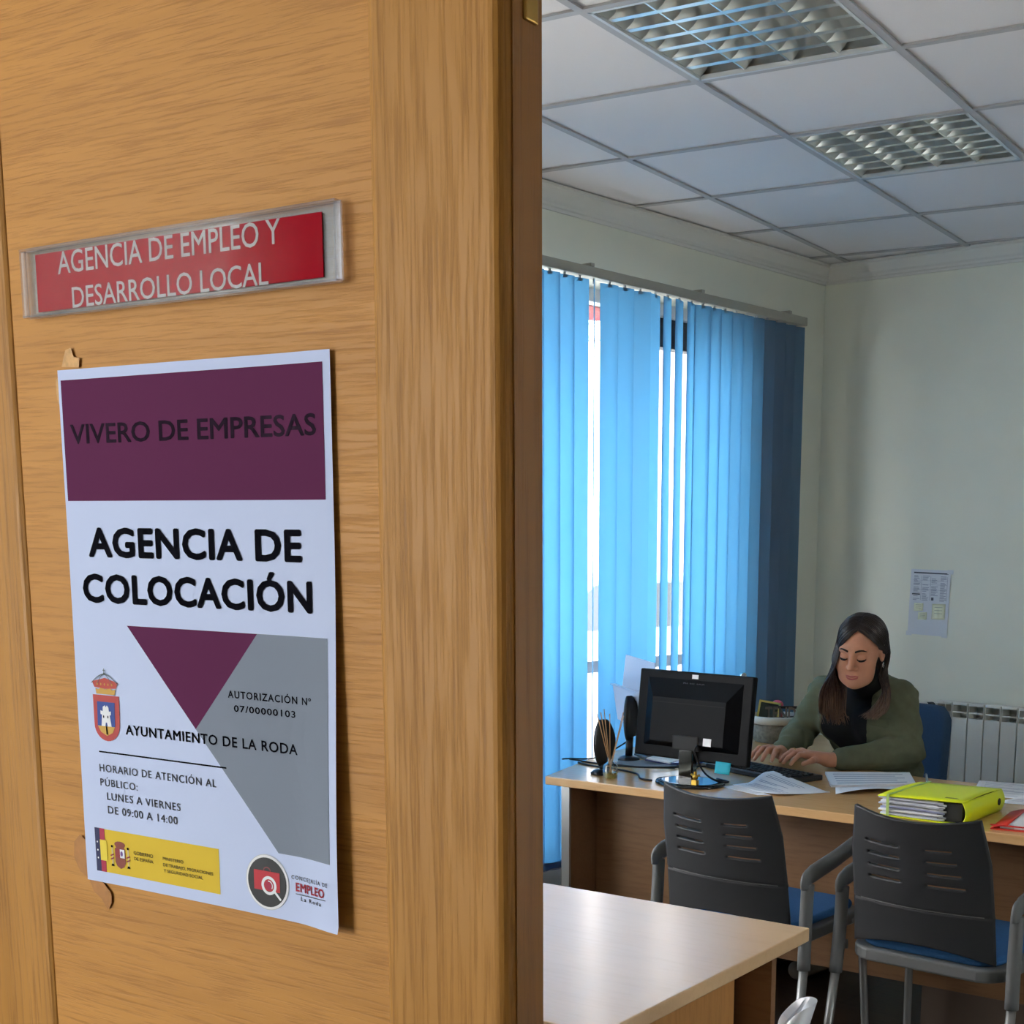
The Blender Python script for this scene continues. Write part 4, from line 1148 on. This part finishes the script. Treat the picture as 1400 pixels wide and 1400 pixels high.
def hair_mat():
    M = bpy.data.materials.new('dark_hair'); M.use_nodes = True; nt = M.node_tree; b = nt.nodes['Principled BSDF']; L = nt.links.new
    tc = nt.nodes.new('ShaderNodeTexCoord'); sp = nt.nodes.new('ShaderNodeSeparateXYZ'); L(tc.outputs['Object'], sp.inputs[0])
    mr = nt.nodes.new('ShaderNodeMapRange'); mr.inputs['From Min'].default_value = 1.16; mr.inputs['From Max'].default_value = .92
    L(sp.outputs['Z'], mr.inputs['Value'])
    n = nt.nodes.new('ShaderNodeTexNoise'); n.inputs['Scale'].default_value = 1; mp = nt.nodes.new('ShaderNodeMapping'); mp.inputs['Scale'].default_value = (160, 160, 6)
    L(tc.outputs['Object'], mp.inputs['Vector']); L(mp.outputs['Vector'], n.inputs['Vector'])
    ad = nt.nodes.new('ShaderNodeMath'); ad.operation = 'MULTIPLY_ADD'; ad.inputs[1].default_value = .8; L(n.outputs['Fac'], ad.inputs[0])
    sb = nt.nodes.new('ShaderNodeMath'); sb.operation = 'SUBTRACT'; sb.inputs[1].default_value = .4; L(mr.outputs[0], sb.inputs[0]); L(sb.outputs[0], ad.inputs[2])
    r = nt.nodes.new('ShaderNodeValToRGB'); r.color_ramp.elements[0].color = (*s2l((34, 25, 23)), 1); r.color_ramp.elements[1].color = (*s2l((138, 104, 80)), 1); r.color_ramp.elements[1].position = 1
    e = r.color_ramp.elements.new(.45); e.color = (*s2l((66, 46, 38)), 1)
    L(ad.outputs[0], r.inputs['Fac']); L(r.outputs['Color'], b.inputs['Base Color'])
    b.inputs['Roughness'].default_value = .36; b.inputs['Specular IOR Level'].default_value = .5
    return M

def build_hair(t):
    M = hair_mat(); rnd = random.Random(11)
    S = SDF((.95, -1.62, 1.00), (1.32, -1.22, 1.36), .0036)
    e = lambda c, r, k=.012, sub=False: S.ell(hd(*c), [v * HS for v in r], HRn, k, sub)
    e((0, .024, .033), (.079, .095, .0855), .01)
    e((0, .06, -.05), (.070, .055, .09), .03)
    # face opening: two lobes leave a centre parting peak
    e((.010, -.105, .004), (.060, .075, .098), .006, True)
    e((.004, -.11, -.08), (.062, .085, .08), .01, True)
    h = obj('hair', S.mesh('hair', M, 1), t)
    # hanging locks
    b = MB()
    def lock(P, r0, n=5, fl=.55):
        q = cr(P, 6); m = len(q); b.tube(q, [max(.0008, r0 * (.55 + .45 * math.sin(PI * min(1, .15 + 1.0 * i / m))) * (1 - .75 * max(0, i / m - .8) / .2)) for i in range(m)], n, flat=fl)
    RX, RY, RZ = .0865, .1075, .0935
    def on(d, k=1.0): return hd(d.x * RX * k, .024 + d.y * RY * k, .033 + d.z * RZ * k)
    def dirn(az, el): return Vector((math.sin(az) * math.cos(el), -math.cos(az) * math.cos(el), math.sin(el)))
    def sweep(sgn, i, n):
        a = (i + rnd.random()) / n; g = rnd.gauss(0, 1); k = 1 + .012 * rnd.gauss(0, 1)
        be = math.radians(40 + 92 * a); d0 = Vector((.10, -math.cos(be), math.sin(be))).normalized()
        return a, g, k, d0
    for i in range(170):                          # her right side: falls in front of the shoulder
        a, g, k, d0 = sweep(-1, i, 170)
        d1 = dirn(-math.radians(33 + 113 * a), math.radians(-2)); P = []
        for q in (0, .30, .62, 1.0): P.append(on(d0.slerp(d1, q), k * (1 if q else .985)))
        P.append(hd(-.054 - .033 * math.sin(PI * min(1, a * 1.1 + .08)), -.086 + .120 * a, -.040))
        x = rnd.random()
        P += [Vector((.985 + .082 * x + .008 * g, -1.438 + .04 * a, 1.035)), Vector((.968 + .090 * x + .008 * g, -1.418 + .035 * a, .965 - .02 * rnd.random())), Vector((.964 + .088 * x + .012 * g, -1.395 + .04 * a, .900 + .05 * rnd.random()))]
        lock(P, .0044)
    for i in range(150):                          # her left side: over the ear top, then over the collar
        a, g, k, d0 = sweep(1, i, 150)
        d1 = dirn(math.radians(56 + 92 * a), math.radians(4)); P = []
        for q in (0, .30, .62, 1.0): P.append(on(d0.slerp(d1, q), k * (1 if q else .985)))
        P += [hd(.088 - .016 * rnd.random(), .030 + .045 * a, -.022), hd(.082 - .022 * rnd.random(), .024 + .045 * a, -.088)]
        x = rnd.random()
        P += [Vector((1.188 + .03 * x, -1.345 + .02 * a, 1.035)), Vector((1.160 + .045 * x + .006 * g, -1.350 + .02 * a, .975)), Vector((1.110 + .060 * x + .008 * g, -1.352 + .02 * a, .930 + .02 * rnd.random()))]
        lock(P, .0042)
    b.build('locks', M, h)

build_person()

# ================================================================= HER CHAIR
def build_office_chair():
    t = thing('office_chair', 'blue office chair behind the woman, backrest seen beside the radiator', 'chair', (.945, -.975, -.04), math.radians(8))
    m_ = mat('office_blue', (50, 76, 106), .9, bump=.2, bscale=600, noise=.06, nscale=150)
    b = MB()
    def fn(u, v):
        s = 2 * u - 1; w = .232 - .04 * max(0, v - .86) ** 2 / .02 - .012 * max(0, .12 - v) / .12
        return (s * w, .205 + .05 * v - .035 * s * s, .52 + .452 * v - .02 * abs(s) ** 4 * max(0, v - .6))
    b.grid(fn, 18, 18); b.build('backrest', m_, t, solid=.055, bevel=.016, seg=3)
    c = MB(); c.box((0, -.02, .435), (.47, .46, .07)); c.build('seat', m_, t, bevel=.03, seg=4)
    c = MB(); c.tube(cr([(0, .12, .40), (0, .24, .42), (0, .262, .55), (0, .255, .7)], 5), .02, 10, flat=1.6); c.build('back_bar', M_blackm, t)
    c = MB(); c.tube([(0, 0, .10), (0, 0, .41)], .026, 14); c.build('column', M_blackm, t)
    for k in range(5):
        a = 2 * PI * k / 5 + .3
        l = MB(); l.bar((0, 0, .11), (.28 * math.cos(a), .28 * math.sin(a), .075), .045, .03); lo = l.build('base_arm', M_blackm, t, bevel=.006)
        w = MB(); w.lathe([(.024, -.02), (.026, -.012), (.026, .012), (.024, .02)], (.28 * math.cos(a), .28 * math.sin(a), .0665), 14, rot=(PI / 2, 0, a)); w.build('castor', M_black, lo)
build_office_chair()

# ================================================================= THINGS ON THE MAIN DESK
def build_monitor():
    R = math.radians(1.7)
    t = thing('monitor', 'black flat monitor seen from behind on the main desk, on a round base', 'monitor', (.885, -2.085, DT), R)
    TI = math.radians(-6.3)
    W_, H_ = .482, .302
    tilt = Matrix.Rotation(TI, 3, 'X')
    C0 = Vector((.0, .012, .232))
    def f(x, y, z): return C0 + tilt @ Vector((x, y, z))
    def slab(mb, x0, x1, y0, y1, z0, z1): mb.box(f((x0 + x1) / 2, (y0 + y1) / 2, (z0 + z1) / 2), (x1 - x0, y1 - y0, z1 - z0), tilt)
    b = MB(); slab(b, -W_ / 2, W_ / 2, -.006, .018, -H_ / 2, H_ / 2); sh = b.build('shell', M_gloss if False else M_screenback, t, bevel=.006, seg=3)
    b = MB()                                       # raised tapered back
    a = [(-.205, .128), (.205, .128), (.205, -.112), (-.205, -.112)]; i = [(-.155, .058), (.155, .058), (.155, -.095), (-.155, -.095)]
    va = [b.bm.verts.new(f(x, -.004, z)) for x, z in a]; vb = [b.bm.verts.new(f(x, -.034, z)) for x, z in i]
    fs = [b.bm.faces.new(vb)] + [b.bm.faces.new((va[k], va[(k + 1) % 4], vb[(k + 1) % 4], vb[k])) for k in range(4)]
    b.build('back_housing', M_screenback, t, bevel=.003)
    b = MB(); slab(b, -W_ / 2 + .012, W_ / 2 - .012, .0178, .0188, -H_ / 2 + .016, H_ / 2 - .012); b.build('screen', mat('screen_glass', (20, 24, 30), .15), t)
    b = MB(); slab(b, -.15, .15, -.0350, -.0338, .040, .0425); b.build('vent_groove', mat('groove', (4, 4, 5), .8), t)
    b = MB(); slab(b, -.013, .013, -.0075, -.0062, .128, .142)
    b.build('white_label', M_paper, t, label='small white label')
    b = MB(); slab(b, .075, .108, -.0362, -.0342, -.094, -.068); b.build('white_label', M_paper, t, label='white serial label')
    text_mesh('brand_lettering', 'PHILIPS', -.045, .045, .098, .113, lambda x, z: f(x, -.0122, z), mat('dark_lettering', (46, 50, 58), .4), t, .01)
    b = MB(); b.prism([(-.030, -.03, .006), (.030, -.03, .006), (.030, -.002, .006), (-.030, -.002, .006)], (0, 0, .13)); b.build('neck', M_gloss, t, bevel=.004)
    b = MB(); b.lathe([(.128, 0), (.130, .004), (.126, .011), (.10, .013)], (0, 0, 0), 48, sy=.80); b.build('base', M_gloss, t)
    q = MB(); q.box((.0, -.02, .145), (.11, .03, .05)); q.build('hinge_block', M_blackm, t, bevel=.004)
    p = MB(); p.tube(cr([f(.05, -.03, -.09), f(.055, -.050, -.12), (.075, -.02, .050), (.10, .03, .016), (.09, .10, .006), (.02, .13, .005)], 6), .0035, 8); p.build('power_cable', M_blackm, t)
    n = MB(); n.grid(lambda u, v: f(.115 + .062 * u, -.0075 - .004 * (1 - v), -H_ / 2 - .030 + .040 * v), 4, 4)
    # the sticky note hangs from the lower edge
    M_ = t.matrix_basis if False else Matrix.Translation((.885, -2.085, DT)) @ Matrix.Rotation(R, 4, 'Z')
    n.bm.transform(M_); s = n.build('sticky_note', mat('cyan_note', (40, 170, 196), .7), None, solid=.0004)
    tag(s, 'cyan sticky note hanging from the lower edge of the monitor', 'sticky note')
    # small gold figurine on the base
    g = thing('figurine', 'tiny gold figure holding a dark leaf on the monitor base', 'ornament', M_ @ Vector((.062, -.055, .0125)))
    gb = MB(); gb.box((0, 0, .008), (.020, .016, .016)); gb.ball((0, 0, .026), .011, 12, (1, .8, 1)); gb.tube([(-.017, 0, .034), (0, 0, .024), (.017, 0, .034)], .004, 8); gb.ball((0, 0, .040), .006, 10); gb.build('body', mat('dull_gold', (186, 150, 60), .4, .7), g)
    lf = MB(); lf.tube([(0, 0, .044), (0, 0, .054)], .0018, 6); lf.grid(lambda u, v: (-.012 + .024 * u, .006 * (v - .5) * (1 - (2 * u - 1) ** 2) , .055 + .008 * (v - .5) * (1 - (2 * u - 1) ** 2) + .004 * u), 8, 2); lf.build('leaf', mat('dark_leaf', (30, 46, 26), .5), g, solid=.001)
build_monitor()

def build_keyboard():
    t = thing('keyboard', 'black computer keyboard under the hands of the seated woman', 'keyboard', (.938, -1.730, DT), math.radians(-12))
    b = MB(); b.prism([(-.222, -.083, 0), (.222, -.083, 0), (.222, -.083, .019), (-.222, -.083, .019)], (0, .166, 0)); o = b.build('case', M_black, t, bevel=.004)
    kc = MB(); kc.box((0, 0, .0035), (.0158, .0158, .007)); me = bpy.data.meshes.new('key'); kc.bm.to_mesh(me); kc.bm.free(); me.materials.append(M_blackm)
    for r in range(5):
        for c in range(19):
            if r == 4 and 4 <= c <= 8: continue
            obj('key', me, t, (-.202 + .0224 * c, -.052 + .026 * r - .012, .019))
    k = MB(); k.box((-.202 + .0224 * 6, -.052 + .026 * 4 - .012, .0225), (.105, .0158, .007)); k.build('space_bar', M_blackm, t)
build_keyboard()

def build_speaker(loc, rz, label, lift=0.0):
    t = thing('desk_speaker', label, 'speaker', (*loc, DT), rz, 'black desk speakers')
    b = MB(); b.lathe([(.044, 0), (.046, .006), (.036, .014), (.018, .020)], (0, 0, 0), 24, sy=.9); b.build('foot', M_black, t)
    b = MB(); b.tube([(0, 0, .015), (0, -.004, .04 + lift)], .014, 12); b.build('stem', M_black, t)
    b = MB()
    n = 20; pr = []
    def fn(u, v):
        a = 2 * PI * u; zz = v
        r = math.sin(PI * min(1, max(0, .06 + .88 * v))) ** .55
        return (.044 * r * math.cos(a), -.010 + .024 * r * math.sin(a) + .02 * (v - .5) ** 2 * 2, .030 + lift + .165 * v)
    b.grid(fn, 28, 22); b.build('cabinet', M_black, t)
    g = MB(); g.grid(lambda u, v: (.034 * (2 * u - 1) * math.sin(PI * (.1 + .8 * v)) ** .5, -.037 + .010 * (2 * u - 1) ** 2 + .02 * (v - .5) ** 2 * 2, .045 + lift + .135 * v), 8, 12); g.build('grille', M_blackm, t)
build_speaker((.528, -2.135), math.radians(72), 'black oval desk speaker beside the glass reed diffuser')
build_speaker((.385, -1.83), math.radians(100), 'black oval desk speaker behind the left edge of the monitor', .05)

def build_diffuser():
    t = thing('reed_diffuser', 'small glass reed diffuser with thin sticks at the desk front edge', 'diffuser', (.612, -2.190, DT))
    gl = clear('bottle_glass', (.90, .93, .92), .10)
    b = MB(); b.lathe([(.024, 0), (.026, .004), (.026, .046), (.018, .056), (.010, .060), (.010, .078), (.0115, .080)], (0, 0, 0), 24, cap=False); b.build('bottle', gl, t)
    b = MB(); b.lathe([(.0235, .003), (.0245, .006), (.0245, .022)], (0, 0, 0), 20); b.build('oil', mat('amber_oil', (206, 186, 90), .1, trans=.7), t)
    rd = mat('reed', (196, 150, 104), .7)
    for k, (dx, dy, L) in enumerate(((-.055, -.02, .235), (-.045, .01, .24), (-.032, -.02, .232), (-.02, .015, .225), (.045, .02, .235), (.062, .005, .225))):
        r = MB(); e = Vector((dx * .9, dy, L)); r.tube([(-dx * .12, -dy * .2, .01), e], .0016, 6); r.build('reed', rd, t)
build_diffuser()

# notebook, pad and loose cables at the window side
def slab_thing(name, label, cat, loc, rz, d, m, bevel=.001, group=None):
    b = MB(); b.box((0, 0, d[2] / 2), d); o = b.build(name, m, None, loc, (0, 0, rz), bevel=bevel); return tag(o, label, cat, group)
slab_thing('desk_pad', 'flat grey pad lying on the desk left of the monitor', 'pad', (.500, -1.86, DT), math.radians(32), (.23, .16, .004), mat('pad_grey', (112, 116, 120), .7))
nb = thing('notebook', 'dark blue notebook lying open behind the grey pad', 'notebook', (.560, -1.745, DT), math.radians(14))
for s in (-1, 1):
    c = MB(); c.box((s * .052, 0, .004 + .004), (.105, .15, .006), (0, s * math.radians(-6), 0)); c.build('cover', mat('navy_cover', (22, 38, 96), .35), nb, bevel=.001)
    c = MB(); c.box((s * .052, 0, .0132), (.098, .142, .004), (0, s * math.radians(-6), 0)); c.build('pages', M_paper if s < 0 else mat('navy_cover', (22, 38, 96), .35), nb)
def cable(label, pts, r=.0035):
    b = MB(); b.tube(cr(pts, 8), r, 8); return tag(b.build('cable', M_blackm), label, 'cable')
zc = DT + .0036
cable('black cable curving from the diffuser along the desk front to the monitor base', [(.30, -2.02, zc), (.40, -2.04, zc), (.50, -2.035, zc), (.62, -2.06, zc), (.70, -2.13, zc), (.755, -2.135, zc)])
cable('black cable looping across the grey pad towards the monitor', [(.22, -1.98, zc), (.36, -1.985, zc), (.47, -1.975, zc + .003), (.56, -1.955, zc + .004), (.62, -1.90, zc + .004), (.66, -1.80, zc), (.72, -1.74, zc)])
cable('black cable hanging down from the white file holder to the desk corner', [(.37, -1.75, DT + .12), (.34, -1.80, DT + .06), (.28, -1.90, zc + .004), (.21, -1.97, zc), (.20, -2.0, zc)], .003)

# white document holder by the window
def build_holder():
    t = thing('document_holder', 'white two-panel document holder by the window behind the monitor', 'document holder', (.375, -1.745, DT), math.radians(-24))
    m_ = mat('white_translucent_plastic', (196, 204, 220), .35)
    b = MB(); b.box((.02, .02, .006), (.13, .06, .012)); b.build('base', M_black, t, bevel=.002)
    b = MB(); b.bar((.02, .02, .01), (.02, .02, .32), .02, .012, up=(1, 0, 0)); b.build('stem', M_black, t)
    b = MB(); b.prism([(-.135, -.040, .135), (.11, -.040, .115), (.11, -.055, .262), (-.15, -.055, .272)], (0, .004, 0)); b.build('lower_panel', m_, t, bevel=.001)
    b = MB(); b.bar((-.15, -.056, .272), (.11, -.056, .262), .022, .003); b.build('ledge', m_, t)
    b = MB(); b.prism([(-.150, -.020, .20), (.11, -.020, .20), (.11, .0, .372), (-.150, .0, .385)], (0, .004, 0)); b.build('upper_panel', m_, t, bevel=.001)
build_holder()

# felt basket with small things in it
def build_basket():
    c = (.475, -.985, DT)
    t = thing('basket', 'grey round basket with a white rim on the desk behind the monitor', 'basket', c)
    m_ = mat('grey_felt', (132, 128, 116), .95, bump=.5, bscale=120, noise=.25, nscale=70)
    b = MB(); b.lathe([(.090, 0), (.094, .004), (.110, .088), (.106, .088), (.090, .006)], (0, 0, 0), 36); b.build('body', m_, t)
    b = MB(); b.lathe([(.111, .078), (.117, .080), (.119, .108), (.114, .112), (.109, .108), (.107, .080)], (0, 0, 0), 36, cap=False); b.build('rim', mat('cream_rim', (212, 208, 196), .6), t)
    b = MB(); b.lathe([(.088, .05), (.098, .052)], (0, 0, 0), 24); b.build('lining', mat('dark_lining', (60, 56, 52), .9), t)
    X, Y, Z = c
    f = thing('picture_frame', 'small yellow framed card standing in the grey basket', 'frame', (X - .035, Y - .03, Z + .056), math.radians(28)); f.rotation_euler = (math.radians(-10), math.radians(8), math.radians(28))
    b = MB()
    for bx in (((0, 0, .004), (.092, .010, .008)), ((0, 0, .108), (.092, .010, .008)), ((-.042, 0, .056), (.008, .010, .112)), ((.042, 0, .056), (.008, .010, .112))): b.box(*bx)
    b.build('border', mat('yellow_frame', (206, 190, 96), .6), f); b = MB(); b.box((0, .002, .056), (.08, .004, .10)); b.build('card', mat('dark_card', (58, 62, 52), .7), f)
    r = thing('pouch', 'pink and red pouch tucked into the left of the grey basket', 'pouch', (X - .035, Y + .045, Z + .062))
    b = MB(); b.ball((0, 0, .035), .035, 16, (.9, .6, 1.1)); b.build('body', mat('red_pouch', (186, 70, 62), .7), r)
    b = MB(); b.ball((.006, 0, .085), .026, 16, (1.1, .7, .8)); b.build('top', mat('pink_pouch', (216, 92, 112), .7), r)
    s = thing('wooden_sign', 'dark cut-out wooden letter sign lying across the basket rim', 'sign', (X + .055, Y - .035, Z + .088), math.radians(38))
    b = MB(); b.bar((-.085, 0, .008), (.13, 0, .026), .012, .014); b.bar((-.06, 0, .062), (.10, 0, .062), .012, .010); b.build('bars', mat('dark_wood', (66, 56, 50), .7), s)
    text_m = mat('weathered_letter', (168, 150, 132), .8)
    for k in range(2):
        text_mesh('letters', 'TENDA', -.075, .090, .012, .064, lambda x, z, k=k: Vector((x, -.0075 - .002 * k, z)), text_m if k else mat('dark_wood', (66, 56, 50), .7), s, .03)
    w = thing('ball_pen', 'silver ball-topped pen standing in the basket behind the monitor corner', 'pen', (X - .085, Y - .05, Z + .07)); w.rotation_euler = (math.radians(4), math.radians(-14), 0)
    b = MB(); b.tube([(0, 0, 0), (0, 0, .19)], .0045, 10); b.build('shaft', mat('copper_shaft', (186, 128, 104), .35, .6), w)
    b = MB(); b.ball((0, 0, .205), .0165, 20); b.build('ball_top', M_chrome, w)
build_basket()

# papers
M_ink = mat('form_ink', (150, 160, 184), .8)
def sheet(label, pts, z, lines=True, curl=None, name='paper_sheet', group='loose papers on the desk', th=.0006, m=None, seed=1):
    """four corners (near-left, near-right, far-right, far-left) of a sheet on the desk"""
    a, b_, c, d = [Vector((p[0], p[1], 0)) for p in pts]
    def P(u, v): return (a * (1 - u) + b_ * u) * (1 - v) + (d * (1 - u) + c * u) * v
    cz = curl or (lambda u, v: 0)
    def fn(u, v): p = P(u, v); return (p.x, p.y, z + th / 2 + .0004 + cz(u, v))
    q = MB(); q.grid(fn, 16, 16); o = q.build(name, m or M_paper, None, solid=th); tag(o, label, 'paper', group)
    if lines:
        r = random.Random(seed); l = MB(); v = .9
        while v > .1:
            u0 = .1; u1 = r.uniform(.45, .9)
            if r.random() < .8:
                n = 8
                for k in range(n):
                    ua, ub = u0 + (u1 - u0) * k / n, u0 + (u1 - u0) * (k + 1) / n
                    l.poly([Vector(fn(ua, v)) + Vector((0, 0, th)), Vector(fn(ub, v)) + Vector((0, 0, th)), Vector(fn(ub, v - .014)) + Vector((0, 0, th)), Vector(fn(ua, v - .014)) + Vector((0, 0, th))])
            v -= r.uniform(.035, .08)
        l.build('printed_lines', M_ink, o, fix=False)
    return o
sheet('white printed sheet lying askew near the monitor base', [(1.00, -1.995), (1.245, -2.085), (1.325, -1.885), (1.042, -1.812)], DT, curl=lambda u, v: .010 * max(0, u - .6) * max(0, .6 - v) * 4 + .031 * sstep(.35, .82, v) * max(0, 1 - u * 1.1), seed=2)
sheet('white sheet partly under the askew sheet beside the monitor', [(.99, -2.05), (1.18, -2.10), (1.215, -2.07), (1.02, -1.98)], DT - .0003, lines=False, seed=3)
st = thing('paper_stack', 'stack of white printed forms on the desk before the woman', 'papers', (0, 0, 0))
q = MB(); P = [(1.275, -1.800), (1.470, -1.565), (1.330, -1.365), (1.100, -1.570)]
q.prism([(x, y, DT) for x, y in P], (0, 0, .008)); q.build('sheets', M_paper, st)
for k in range(5):
    l = MB(); a, b_ = Vector((*P[0], 0)).lerp(Vector((*P[3], 0)), .12 + .17 * k), Vector((*P[1], 0)).lerp(Vector((*P[2], 0)), .12 + .17 * k)
    l.bar(a.lerp(b_, .08) + Vector((0, 0, DT + .0085)), a.lerp(b_, .9 - .1 * (k % 2)) + Vector((0, 0, DT + .0085)), .006, .0006); l.build('printed_line', M_ink, st)
sheet('curled white sheet slipping out under the stack of forms', [(1.36, -1.905), (1.53, -1.700), (1.475, -1.575), (1.285, -1.790)], DT, lines=False, curl=lambda u, v: .016 * math.sin(PI * min(1, u)) * (1 - v))
tag(MB().tube([(1.395, -1.36, DT + .006), (1.505, -1.545, DT + .006)], .0045, 10).build('pen', M_alu), 'grey metal pen beside the right edge of the form stack', 'pen')
sheet('white printed sheet behind the yellow binder at the right', [(1.70, -1.60), (1.93, -1.53), (1.84, -1.24), (1.58, -1.31)], DT, seed=5)
sheet('white printed sheet at the photo right edge, behind the red folder', [(1.82, -1.68), (2.08, -1.60), (2.0, -1.36), (1.86, -1.40)], DT + .0012, seed=6)

def build_binder():
    t = thing('ring_binder', 'fluorescent yellow binder stuffed with papers on the main desk', 'binder', (1.652, -2.128, DT), math.radians(5))
    m_ = mat('neon_yellow', (226, 240, 20), .4); bk = mat('binder_inside', (24, 24, 26), .7)
    L_, D_, HH = .275, .310, .070                  # x: from opening to spine, y: along the spine
    b = MB(); b.prism([(0, 0, .001), (L_, 0, .001), (L_, D_, .001), (0, D_, .001)], (0, 0, .003)); b.build('lower_cover', m_, t)
    b = MB(); b.grid(lambda u, v: (L_ * u, D_ * v, .062 + (HH - .062) * u ** .8 + .004 * math.sin(PI * v)), 10, 8); b.build('upper_cover', m_, t, solid=.003)
    b = MB(); b.grid(lambda u, v: (L_ + .012 * math.sin(PI * u), D_ * v, .002 + (HH - .002) * u), 10, 6); b.build('spine', m_, t, solid=.003)
    b = MB(); b.box((L_ - .045, D_ / 2, .034), (.08, D_ - .03, .056)); b.build('ring_mechanism', bk, t)
    shades = [(214, 218, 230), (196, 200, 212), (226, 228, 234), (150, 156, 190), (206, 208, 214), (182, 186, 200), (220, 222, 228)]
    for k in range(9):
        z = .006 + .0062 * k; sh = shades[k % 7]; j = .006 * math.sin(k * 2.1)
        b = MB(); b.grid(lambda u, v: (.006 + j + (L_ - .066) * u, .008 + j * .6 + (D_ - .02) * v, z + .004 * math.sin(PI * u) * (1 if k % 2 else -.4) + .0025), 8, 4)
        b.build('paper_bundle', mat('bundle_%d' % (k % 7), sh, .8), t, solid=.0052)
    e = MB(); e.box((.035, -.002, .034), (.009, .0015, .070)); e.box((.035, D_ / 2, .0685), (.009, D_, .0012)); e.build('elastic_band', mat('pale_green_band', (176, 206, 120), .6), t)
    l = MB(); l.box((L_ - .05, .045, HH + .002), (.045, .012, .001)); l.build('printed_mark', mat('mark_ink', (120, 130, 30), .6), t)
    r = MB(); r.lathe([(.011, 0), (.011, .002)], (L_ + .0135, D_ - .05, .038), 16, rot=(0, PI / 2, 0)); r.build('finger_ring', bk, t)
build_binder()
rf = thing('folder', 'red cardboard folder holding white papers right of the yellow binder', 'folder', (2.010, -2.085, DT), math.radians(14))
m_ = mat('red_card', (226, 62, 48), .5)
b = MB(); b.box((.17, .14, .002), (.34, .28, .003)); b.build('lower_flap', m_, rf)
for k in range(3):
    b = MB(); b.box((.185 + .006 * k, .145, .0055 + .004 * k), (.32, .262, .0035)); b.build('papers', M_paper, rf)
b = MB(); b.grid(lambda u, v: (.0 + .05 * u, .28 * v, .004 + .013 * math.sin(PI / 2 * u)), 6, 2); b.build('upper_flap', m_, rf, solid=.002)
b = MB(); b.bar((0, -.001, .0145), (.34, -.001, .0145), .003, .004); b.build('edge', mat('red_edge', (206, 40, 40), .5), rf)
